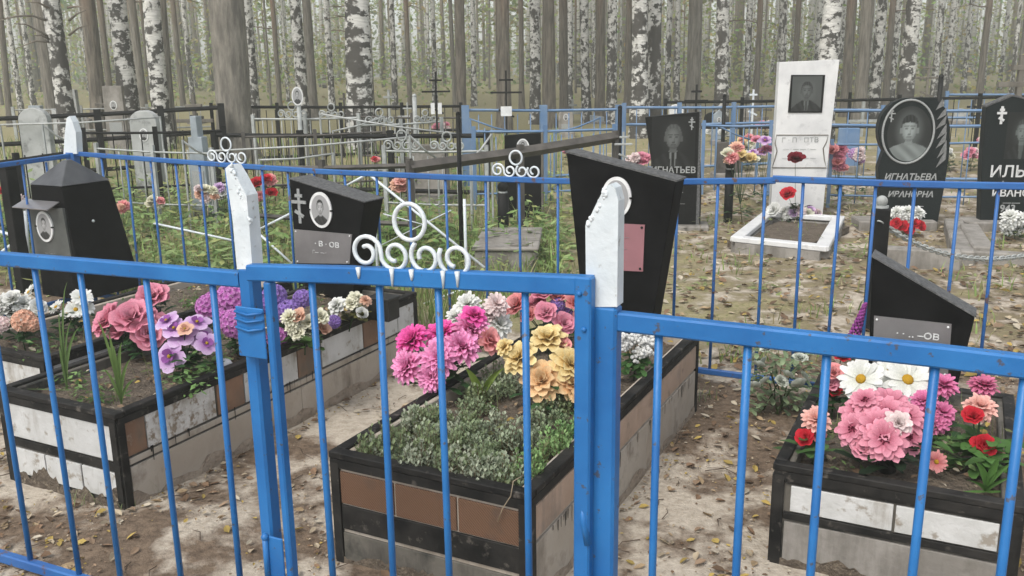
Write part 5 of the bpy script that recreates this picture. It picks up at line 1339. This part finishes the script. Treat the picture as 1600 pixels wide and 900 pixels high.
it += spread([bl('hydrangea', VIO, 'vio')], (862, 472, 900, 500), 2, 14, b0.y + .04, 5); bouquet('round cluster of coral pink roses in front of the tallest black headstone', b0, it, leaves=30, seed=3)
b0 = soilp(858, 640); it = [(bl('lily', YEL, 'yel'), 856, 524, 27, b0.y + .06), (bl('lily', YEL, 'yel'), 808, 556, 27, b0.y), (bl('lily', ORG, 'org'), 846, 592, 31, b0.y - .05), (bl('lily', YEL, 'yel'), 894, 566, 30, b0.y - .03), (bl('lily', ORG, 'org'), 896, 598, 27, b0.y - .06), (bl('lily', ORG, 'org'), 918, 612, 24, b0.y - .08), (bl('rose', CORAL, 'cor'), 876, 536, 16, b0.y + .05), (bl('lily', YEL, 'yel'), 786, 540, 14, b0.y + .02)]
bouquet('bunch of large yellow and orange lilies on the brown-fronted grave', b0, it, leaves=24, seed=4)
b0 = soilp(990, 590); bouquet('small white baby-breath flowers beside the tallest black headstone', b0, spread([bl('pom', WHT, 'wht')], (968, 520, 1018, 556), 9, 11, b0.y, 6) , leaves=26, lsize=.06, lcol=(.06, .14, .04), seed=5)
# tulip-like leaves
def sword_plant(label, P, blades, col, cat='plant', name='leafy_plant', wd=.02):
    t = thing(name, label, cat, P)
    for (px, py, w_) in blades:
        q = at(px, py, P.y - .02) - P; mb = MB(); vs = []; n = 7
        side = Vector((1, 0, 0)) if abs(q.x) < q.z * 2 else Vector((.5, .8, 0)); 
        for k in range(n):
            f = k / (n - 1); c = Vector((q.x * f ** 1.5, q.y * f, q.z * (1 - (1 - f) ** 1.4))); wf = math.sin(math.pi * (.12 + .86 * f)) * w_ / 2
            vs += [c - side * wf + Vector((0, -.3 * wf, 0)), c + Vector((0, .35 * wf, 0)), c + side * wf + Vector((0, -.3 * wf, 0))]
        mb.add(vs, [(3 * k + j, 3 * k + j + 1, 3 * k + j + 4, 3 * k + j + 3) for k in range(n - 1) for j in range(2)], [lig(col, .8 + .4 * (i // 3) / n) for i in range(3 * n)])
        mb.build('blade', leaf_m, t, True)
    return t
sword_plant('broad light green leaves in front of the bright pink dahlias', soilp(752, 630), ((727, 575, .032), (790, 574, .030), (742, 588, .02), (770, 596, .02)), (.19, .27, .055))
sword_plant('tall green sword-leaved plant at the front of the white-tiled grave', soilp(190, 632), ((152, 500, .012), (170, 520, .014), (190, 535, .016), (178, 540, .014), (205, 560, .014), (160, 575, .012), (215, 590, .012)), (.15, .24, .07))
sword_plant('thin reed stalks at the front of the white-tiled grave', soilp(105, 610), ((105, 440, .008), (92, 488, .008), (112, 500, .008), (125, 510, .012), (92, 540, .010), (30, 608, .010)), (.15, .24, .08))
# sedum carpet
r_ = random.Random(41); mb = MB()
def in_grave(f, x, y): return Vector((f[0], f[1], 0)) + Wd * x + Ld * y
for k in range(105):
    x = -WC + .07 + (WC - .11) * r_.random(); y = .06 + .80 * r_.random()
    if k < 26: y = r_.uniform(.05, .14)
    rad = r_.uniform(.025, .060); hh_ = rad * r_.uniform(.9, 1.8); gr_ = x > -.15 and y > .12
    if -.45 < x < -.25 and y > .5: continue
    base_c = r_.choice([(.34, .40, .27), (.28, .35, .20), (.40, .44, .32), (.24, .30, .15)]) if not gr_ else r_.choice([(.22, .38, .14), (.28, .44, .17)])
    for sidx in range(int(300 * rad / .05 * .1)):
        a_ = r_.uniform(0, 6.28); rr_ = rad * math.sqrt(r_.random()); p = in_grave(FC, min(-.03, x + rr_ * math.cos(a_)), y + rr_ * math.sin(a_)); p.z = HC - .045
        h = hh_ * (1.1 - .6 * (rr_ / rad) ** 2) * r_.uniform(.7, 1.2) + .01
        top_ = p + Vector((r_.gauss(0, .010), r_.gauss(0, .010), h)); mb.tube([p, top_], [.0014, .001], 3, col=(.16, .12, .07))
        for q in range(8):
            f = .35 + .65 * q / 7; c = p.lerp(top_, f); M_ = Matrix.Translation(c) @ Matrix.Rotation(q * 2.4 + sidx, 4, 'Z') @ Matrix.Rotation(-.4 - .5 * f, 4, 'Y'); L_ = r_.uniform(.012, .020); g_ = r_.uniform(.75, 1.3)
            mb.add([M_ @ Vector(v) for v in ((0, 0, 0), (L_ * .6, -L_ * .33, .002), (L_, 0, .001), (L_ * .6, L_ * .33, .002))], [(0, 1, 2, 3)], lig(base_c, g_))
tag(mb.build('sedum_carpet', leaf_m), 'low grey-green sedum plants covering the front of the brown-fronted grave', 'plants', None, 'stuff')
# weeds and leaf crumbs on the other graves
r_ = random.Random(43); mb = MB()
for (f, w_, l_, hh, n) in ((FLl, .64, LL, HC, 26), (FRr, .67, .97, HR, 22), (FFl, .64, 1.6, .36, 12), (FC, WC, LC, HC, 10)):
    for k in range(n):
        p = in_grave(f, -w_ + .1 + (w_ - .18) * r_.random(), .1 + (l_ - .3) * r_.random()); p.z = hh - .04
        leafcloud(mb, p, .05, .05, .05, 16, .018, r_.choice([(.08, .15, .04), (.11, .19, .06), (.17, .19, .08)]), r_)
        for q in range(4): blade(mb, p + Vector((r_.gauss(0, .03), r_.gauss(0, .03), 0)), r_.uniform(.05, .13), r_.uniform(0, 6.28), .05, .0015, (.17, .20, .08))
for (px, py, n, sz) in ((310, 598, 70, .020), (335, 575, 50, .022), (300, 615, 40, .018), (130, 612, 30, .015), (175, 605, 30, .014), (60, 560, 30, .014), (265, 618, 30, .016)):
    p = pz(px, py, HC - .035); leafcloud(mb, p, .07, .07, .07, n, sz, r_.choice([(.16, .28, .09), (.20, .32, .11)]), r_)
for (px, py, n, sz) in ((1478, 722, 60, .018), (1440, 715, 30, .016), (1500, 700, 50, .018), (1545, 740, 40, .02), (1330, 745, 24, .014)):
    p = pz(px, py, HR - .035); leafcloud(mb, p, .06, .06, .05, n, sz, r_.choice([(.16, .28, .09), (.20, .30, .11)]), r_)
for (px, py, n) in ((215, 775, 26), (195, 795, 18), (235, 770, 14), (1100, 625, 14), (120, 790, 12)):
    P = pz(px, py, 0)
    for k in range(n): blade(mb, Vector((P.x + r_.gauss(0, .03), P.y + r_.gauss(0, .02), 0)), r_.uniform(.03, .09), r_.uniform(0, 6.28), .04, .0015, (.22, .28, .12))
tag(mb.build('grave_weeds', leaf_m), 'small green weeds growing in the soil of the box graves', 'weeds', None, 'stuff')
mb = MB()
for (f, w_, l_, hh, n) in ((FLl, .64, LL, HC, 170), (FRr, .67, .97, HR, 110), (FFl, .64, 1.6, .36, 80), (FC, WC, LC, HC, 150)):
    for k in range(n):
        p = in_grave(f, -w_ + .05 + (w_ - .1) * r_.random(), .05 + (l_ - .1) * r_.random()); p.z = hh - .022; dead_leaf(mb, p, r_.uniform(.008, .02), r_, LC_)
tag(mb.build('grave_leaf_crumbs', litter_m), 'dry leaf crumbs lying on the soil of the box graves', 'leaves', None, 'stuff')

# left grave
b0 = soilp(225, 560); bouquet('bunch of soft pink roses at the middle of the white-tiled grave', b0, [(bl('rose', PINK, 'pink'), x, y, r, b0.y + d) for x, y, r, d in ((166, 496, 24, .02), (205, 494, 28, -.03), (232, 520, 25, -.06), (188, 512, 20, 0), (222, 490, 20, .03), (250, 508, 20, .0), (160, 508, 16, 0))], leaves=20, seed=6)
b0 = soilp(282, 590); it = [(bl('orchid', LIL, 'lil'), x, y, r, b0.y + d) for x, y, r, d in ((262, 556, 23, -.06), (282, 520, 22, 0), (318, 525, 20, .02), (308, 500, 18, .05), (258, 498, 18, .04), (324, 535, 17, -.02), (270, 510, 18, 0))] + [(bl('orchid', PEACH, 'pea'), 288, 512, 12, b0.y - .03)]
bouquet('cluster of lilac orchids beside the soft pink roses', b0, it, leaves=30, seed=7, lcol=(.05, .12, .04))
b0 = soilp(372, 560); bouquet('magenta hydrangeas just behind the left gate post', b0, [(bl('hydrangea', MAG, 'mag'), x, y, r, b0.y + d) for x, y, r, d in ((361, 460, 24, .03), (322, 476, 20, .05), (368, 502, 24, -.04), (330, 466, 14, .05), (352, 490, 15, 0), (436, 528, 18, .1))], leaves=20, seed=8, lcol=(.07, .14, .05))
b0 = soilp(440, 540); bouquet('violet hydrangeas beside the left gate post', b0, [(bl('hydrangea', VIO, 'vio'), x, y, r, b0.y + d) for x, y, r, d in ((426, 460, 20, .03), (473, 464, 15, .04), (450, 484, 19, -.02), (432, 478, 16, .02), (524, 502, 11, .06), (414, 474, 15, 0))], leaves=18, seed=9)
b0 = soilp(476, 548); bouquet('pale yellow flowers mixed with peach ones near the left gate post', b0, spread([bl('lily', CREAM, 'cream'), bl('mum', CREAM, 'cream'), bl('rose', PEACH, 'pea')], (450, 490, 512, 520), 8, 13, b0.y, 8, .04), leaves=22, seed=10, lcol=(.06, .12, .03))
b0 = soilp(545, 512); it = [(bl('lily', WHT, 'wht'), 524, 476, 15, b0.y), (bl('lily', CREAM, 'cream'), 556, 464, 14, b0.y + .04), (bl('lily', CREAM, 'cream'), 548, 472, 12, b0.y), (bl('rose', WHT, 'wht'), 566, 488, 9, b0.y - .03), (bl('lily', PEACH, 'pea'), 572, 468, 9, b0.y + .02)]
bouquet('cream lilies in front of the black stone with the white cross', b0, it, leaves=20, seed=11, lcol=(.10, .10, .03))
p_ = soilp(600, 498); t = thing('planter', 'small rectangular black planter on the rim of the white-tiled grave', 'planter', p_, -ANG); mb = MB(); mb.box((0, 0, .055), (.13, .10, .11), bev=.006); mb.build('box', plast_bk, t); mb = MB(); mb.box((0, 0, .112), (.14, .11, .012), bev=.003); mb.build('lip', plast_bk, t)
b0 = soilp(238, 500, .36); bouquet('single soft pink rose beside the pyramid-topped tombstone', b0, [(bl('rose', PINK, 'pink'), 236, 460, 22, b0.y), (bl('rose', PINK, 'pink'), 222, 464, 12, b0.y + .02), (bl('rose', PINK, 'pink'), 250, 462, 12, b0.y + .02)], leaves=8, seed=12, vase=(.05, .06))
b0 = soilp(30, 530, .34); bouquet('white roses on the grave before the pyramid-topped tombstone', b0, spread([bl('rose', WHT, 'wht'), bl('mum', WHT, 'wht')], (-10, 462, 72, 488), 8, 14, b0.y, 13), leaves=18, seed=13)
b0 = soilp(40, 545, .34); bouquet('peach hydrangea below the white roses', b0, [(bl('hydrangea', PEACH, 'pea'), 36, 498, 18, b0.y), (bl('hydrangea', PALE, 'pale'), 0, 506, 14, b0.y), (bl('hydrangea', PEACH, 'pea'), 50, 504, 13, b0.y)], leaves=10, seed=14)
b0 = soilp(122, 520, .34); bouquet('white daisies in front of the pyramid-topped tombstone', b0, [(bl('daisy', WHT, 'wht'), x, y, r, b0.y + d) for x, y, r, d in ((128, 462, 15, 0), (118, 482, 14, -.03), (85, 478, 12, .02), (42, 455, 13, .05), (135, 480, 12, 0), (104, 486, 11, 0))], leaves=20, seed=15)
# white egg-like stone on the rim of the left grave
p_ = soilp(352, 578); t = thing('white_stone', 'smooth white stone lying at the edge of the white-tiled grave', 'stone', p_); mb = MB(); mb.ball((0, 0, .02), .035, 12, 8, (1, .8, .85)); mb.v = [tuple(Vector(v) * random.uniform(.95, 1.05)) for v in mb.v]; mb.build('stone', marble, t, True)

# short grave
zr = HR - .03
b0 = pz(1385, 735, zr); Yr = b0.y
bouquet('big bunch of broad-petalled pink flowers on the short grave', b0, [(bl('zinnia', BIGP, 'big'), x, y, r * 1.12, Yr + d) for x, y, r, d in ((1343, 640, 27, .02), (1392, 624, 28, .05), (1420, 646, 27, 0), (1330, 668, 23, -.02), (1372, 664, 30, -.06), (1424, 680, 26, -.05), (1385, 640, 26, -.02), (1350, 622, 20, .03))] + [(bl('rose', BIGP, 'big'), 1350, 695, 22, Yr - .06), (bl('zinnia', BIGP, 'big'), 1382, 684, 32, Yr - .10), (bl('lily', PALE, 'pale'), 1405, 660, 20, Yr - .08)], leaves=30, lsize=.09, lcol=(.02, .04, .02), seed=16, vase=(.035, .09))
b0 = pz(1390, 650, zr); bouquet('large white daisies behind the big pink flowers', b0, [(bl('daisy', WHT, 'wht'), x, y, r, b0.y + d) for x, y, r, d in ((1343, 590, 32, -.12), (1421, 590, 36, -.13), (1392, 575, 22, -.05), (1372, 598, 22, -.1), (1448, 600, 22, -.1))], leaves=16, seed=17)
b0 = pz(1465, 690, zr); bouquet('deep pink asters right of the white daisies', b0, [(bl('mum', ((.50, .06, .22), (.78, .26, .46)), 'aster'), x, y, r, b0.y + d) for x, y, r, d in ((1475, 598, 20, .05), (1442, 624, 18, .02), (1474, 642, 19, 0), (1465, 660, 18, -.02), (1450, 650, 15, 0))], leaves=14, seed=18)
b0 = pz(1270, 722, zr); it = [(bl('mum', SAL, 'sal'), 1276, 652, 21, b0.y), (bl('rose', RED, 'red'), 1258, 682, 14, b0.y - .02), (bl('rose', CORAL, 'cor'), 1280, 680, 12, b0.y)]
bouquet('red bud and salmon carnation at the left rim of the short grave', b0, it, leaves=14, lcol=(.08, .17, .05), seed=19)
b0 = pz(1300, 650, zr); it = [(bl('rose', CORAL, 'cor'), 1303, 580, 15, b0.y), (bl('rose', RED, 'red'), 1305, 608, 12, b0.y), (bl('rose', RED, 'red'), 1315, 556, 12, b0.y + .1), (bl('rose', PINK, 'pink'), 1298, 598, 12, b0.y)]
bouquet('small red and pink roses at the left of the white daisies', b0, it, leaves=14, seed=20)
b0 = pz(1528, 735, zr); it = [(bl('mum', SAL, 'sal'), 1533, 632, 22, b0.y + .04), (bl('rose', RED, 'red'), 1521, 648, 15, b0.y), (bl('rose', RED, 'red'), 1538, 695, 18, b0.y - .03), (bl('mum', SAL, 'sal'), 1562, 708, 13, b0.y), (bl('mum', ((.42, .05, .16), (.70, .22, .36)), 'carn'), 1538, 598, 20, b0.y + .15), (bl('daisy', CORAL, 'cor'), 1462, 722, 16, b0.y - .05)]
bouquet('red tulips with salmon carnations at the right of the short grave', b0, it, leaves=34, lsize=.085, lcol=(.09, .20, .05), seed=21)
P = pz(1545, 775, zr); 
sword_plant('broad green leaves at the front right corner of the short grave', pz(1540, 768, zr), ((1522, 720, .022), (1560, 716, .026), (1510, 750, .020), (1585, 745, .024), (1575, 768, .02), (1500, 768, .02), (1590, 720, .02)), (.10, .22, .05))
b0 = gl(FRr, -.60, 1.02, .02); b0 = Vector((b0.x, b0.y, .15)); bouquet('purple flower spike standing left of the low slanted headstone', Vector((b0.x, b0.y, .05)), [(bl('spike', ((.25, .04, .22), (.36, .08, .34)), 'sp'), 1342, 502, 32, b0.y)], leaves=6, seed=22)
BLs = [o for o in COL.objects if o.name.startswith('blossom') and o.data == BL[('spike', 'sp')]]
for o in BLs: o.rotation_mode = 'XYZ'; o.rotation_euler = (.1, .2, 0)
# pale dry roots hanging over the rim of the centre grave
for lab, pts_ in (('pale dry root hanging over the front corner of the brown-fronted grave', ((802, 752), (798, 775), (785, 795), (778, 815))), ('thin straw hanging over the front rim of the brown-fronted grave', ((699, 738), (696, 755), (692, 780)))):
    W_ = [on_plane(a, b, (FC[0] - Ld.x * .02, FC[1] - Ld.y * .02), ANG) for a, b in pts_]
    P3_ = [Vector((FC[0] - Ld.x * .02, FC[1] - Ld.y * .02, 0)) + Wd * a + Vector((0, 0, z)) for a, z in W_]
    t = thing('dry_root', lab, 'root', P3_[0]); mb = MB(); mb.tube([v - P3_[0] for v in [P3_[0] + Ld * .07 - Vector((0, 0, .01))] + P3_], .0016 if 'root' in lab else .0008, 5, col=(.42, .34, .24)); mb.build('strand', litter_m, t, True)
# leafy bush with white flowers behind
P = pz(1215, 640, .0); t = thing('flowering_bush', 'low leafy bush with greenish white flowers right of the brown-fronted grave', 'bush', P)
r_ = random.Random(51); mb = MB()
for k in range(230):
    q = at(r_.uniform(1168, 1268), r_.uniform(545, 640), P.y + r_.uniform(-.12, .12)) - P; M_ = Matrix.Translation(q) @ Matrix.Rotation(r_.uniform(0, 6.28), 4, 'Z') @ Matrix.Rotation(r_.uniform(-.4, .7), 4, 'Y')
    petal(mb, M_, .05, .024, .1, -.2, lig((.17, .25, .12), r_.uniform(.7, 1.2)), lig((.30, .38, .22), r_.uniform(.7, 1.3)))
mb.build('foliage', leaf_m, t, True)['kind'] = 'stuff'
for k in range(11):
    q = at(r_.uniform(1172, 1262), r_.uniform(538, 605), P.y + r_.uniform(-.2, -.08)) - P; o = link('blossom', bl('rose', ((.50, .56, .44), (.72, .75, .68)), 'gw'), t, q, (r_.uniform(.3, 1.2), 0, r_.uniform(0, 6)), (.036, .036, .036))
for k in range(8):
    q = at(r_.uniform(1180, 1255), r_.uniform(560, 620), P.y) - P; mb = MB(); mb.tube([(r_.gauss(0, .03), r_.gauss(0, .03), 0), q * .5 + Vector((0, 0, .03)), q], [.004, .003, .002], 5, col=(.07, .11, .04)); mb.build('stem', leaf_m, t, True)

# flowers on the farther graves
def farflow(label, px, py, Y, cols, n, rp, box_, kinds=('rose', 'mum'), vase=None, leaves=12):
    P = base(px, Y); its = []
    for k in range(n):
        c, nm = cols[k % len(cols)]; its.append((bl(kinds[k % len(kinds)], c, nm), px + random.uniform(-box_[0], box_[0]), py + random.uniform(-box_[1], box_[1]), rp * random.uniform(.8, 1.2), Y + random.uniform(-.06, .06)))
    return bouquet(label, P, its, leaves=leaves, lsize=.10, group='flowers on the farther graves', seed=int(px), vase=vase)
farflow('yellow and pink bouquet on the dark post right of the suit portrait stone', 1160, 240, 9.0, [(CREAM, 'cream'), (PEACH, 'pea'), (YEL, 'yel'), (CORAL, 'cor')], 12, 9, (28, 12))
farflow('lilac and magenta bouquet behind the yellow and pink one', 1192, 226, 10.0, [(LIL, 'lil'), (PINK, 'pink')], 7, 8, (16, 14), ('orchid', 'rose'))
farflow('pink bouquet left of the suit portrait stone', 995, 246, 9.6, [(PINK, 'pink'), (PALE, 'pale')], 7, 8, (16, 9))
farflow('bright pink bouquet right of the white stele', 1312, 246, 9.9, [(CORAL, 'cor'), (PINK, 'pink')], 8, 9, (14, 16))
farflow('pale lilac bouquet beyond the bright pink one', 1336, 244, 10.4, [(LIL, 'lil'), (PALE, 'pale')], 5, 8, (10, 10), ('hydrangea', 'mum'))
farflow('white and lilac flowers at the foot of the white stele', 1245, 332, 8.8, [(WHT, 'wht'), (LIL, 'lil'), (CREAM, 'cream'), (WHT, 'wht'), (PALE, 'pale')], 13, 9, (38, 10), ('mum', 'rose'))
P = base(1250, 8.75); bouquet('dark red rose standing before the white stele', P, [(bl('rose', DRED, 'dred'), 1243, 246, 12, 8.7), (bl('rose', RED, 'red'), 1230, 301, 11, 8.7)], leaves=12, lsize=.10, lcol=(.015, .04, .015), group='flowers on the farther graves', seed=60)
P = base(1416, 8.2); bouquet('white and red carnations before the leaf-wreathed headstone', P, [(bl('mum', WHT, 'wht'), 1400 + 9 * k, 328 + (k % 2) * 4 + abs(k - 2), 10, 8.15) for k in range(5)] + [(bl('rose', RED, 'red'), 1400 + 10 * k, 348 + (k % 3) * 5, 8, 8.1) for k in range(5)], leaves=8, lsize=.08, group='flowers on the farther graves', seed=61)
P = base(1586, 8.0); bouquet('white flowers before the gable-topped headstone', P, spread([bl('mum', WHT, 'wht')], (1572, 336, 1604, 358), 7, 10, 8.0, 62), leaves=12, lsize=.09, group='flowers on the farther graves', seed=62)
farflow('salmon flowers in the weeds behind the left bars', 192, 324, 8.0, [(PEACH, 'pea'), (CORAL, 'cor')], 6, 8, (15, 7))
farflow('cream flowers in the weeds behind the left bars', 238, 314, 8.3, [(CREAM, 'cream'), (CREAM, 'cream'), (CORAL, 'cor')], 5, 8, (15, 7))
farflow('pale peach flowers among the weeds left of the first gate post', 325, 302, 8.6, [(PEACH, 'pea'), (CREAM, 'cream'), (PALE, 'pale')], 7, 8, (18, 9))
farflow('whitish flowers among the weeds beside the white gate post tip', 350, 296, 9.2, [(WHT, 'wht'), (WHT, 'wht'), (LIL, 'lil')], 7, 7, (14, 12))
farflow('dark red flowers right of the white gate post tip', 412, 292, 8.4, [(RED, 'red'), (CORAL, 'cor')], 6, 9, (12, 18))
farflow('pink flower lying in the grass behind the gate', 626, 286, 8.0, [(SAL, 'sal'), (PEACH, 'pea')], 4, 9, (10, 7))
farflow('small red flowers by the grey concrete monument', 588, 250, 9.4, [(CORAL, 'cor'), (RED, 'red')], 3, 6, (6, 5))
farflow('red flowers far left behind the black bars', 8, 300, 8.2, [(RED, 'red'), (CORAL, 'cor')], 5, 8, (10, 14))
farflow('pink and white flowers behind the black post at far left', 30, 312, 8.0, [(PINK, 'pink'), (WHT, 'wht'), (PALE, 'pale')], 6, 8, (10, 14))
for k in range(16):
    px = rnd.choice([rnd.uniform(420, 960), rnd.uniform(1110, 1200), rnd.uniform(1480, 1600), rnd.uniform(1480, 1600)]); Y = rnd.uniform(11, 17); cs_ = rnd.choice([[(PINK, 'pink'), (PALE, 'pale')], [(WHT, 'wht'), (CREAM, 'cream')], [(YEL, 'yel'), (CORAL, 'cor')]])
    nm = {'pink': 'pink', 'wht': 'white', 'yel': 'yellow and coral'}[cs_[0][1]]
    P = base(px, Y); pyy = 450 - FPX * ((Vector((P.x, P.y, P.z + .25)) - EYE).dot(cU)) / ((Vector((P.x, P.y, P.z + .25)) - EYE).dot(cF))
    t = farflow('small %s bouquet on one of the farther graves' % nm, px, pyy, Y, cs_, 5, 6, (9, 6)); t['group'] = 'small %s bouquets on the farther graves' % nm

# ------------------------------------------------------------------ air
hz = MB(); hz.box((0, 58, 11.5), (290, 190, 25)); 
hzm = bpy.data.materials.new('haze_air'); hzm.use_nodes = True; hn = hzm.node_tree
for n_ in list(hn.nodes):
    if n_.type == 'BSDF_PRINCIPLED': hn.nodes.remove(n_)
pv = hn.nodes.new('ShaderNodeVolumePrincipled'); pv.inputs['Color'].default_value = (.96, .98, .88, 1); pv.inputs['Density'].default_value = .006; pv.inputs['Anisotropy'].default_value = .0
hn.links.new(pv.outputs[0], hn.nodes['Material Output'].inputs['Volume'])
ho = hz.build('haze', hzm); tag(ho, 'thin pale haze hanging in the wood', 'haze', None, 'stuff')
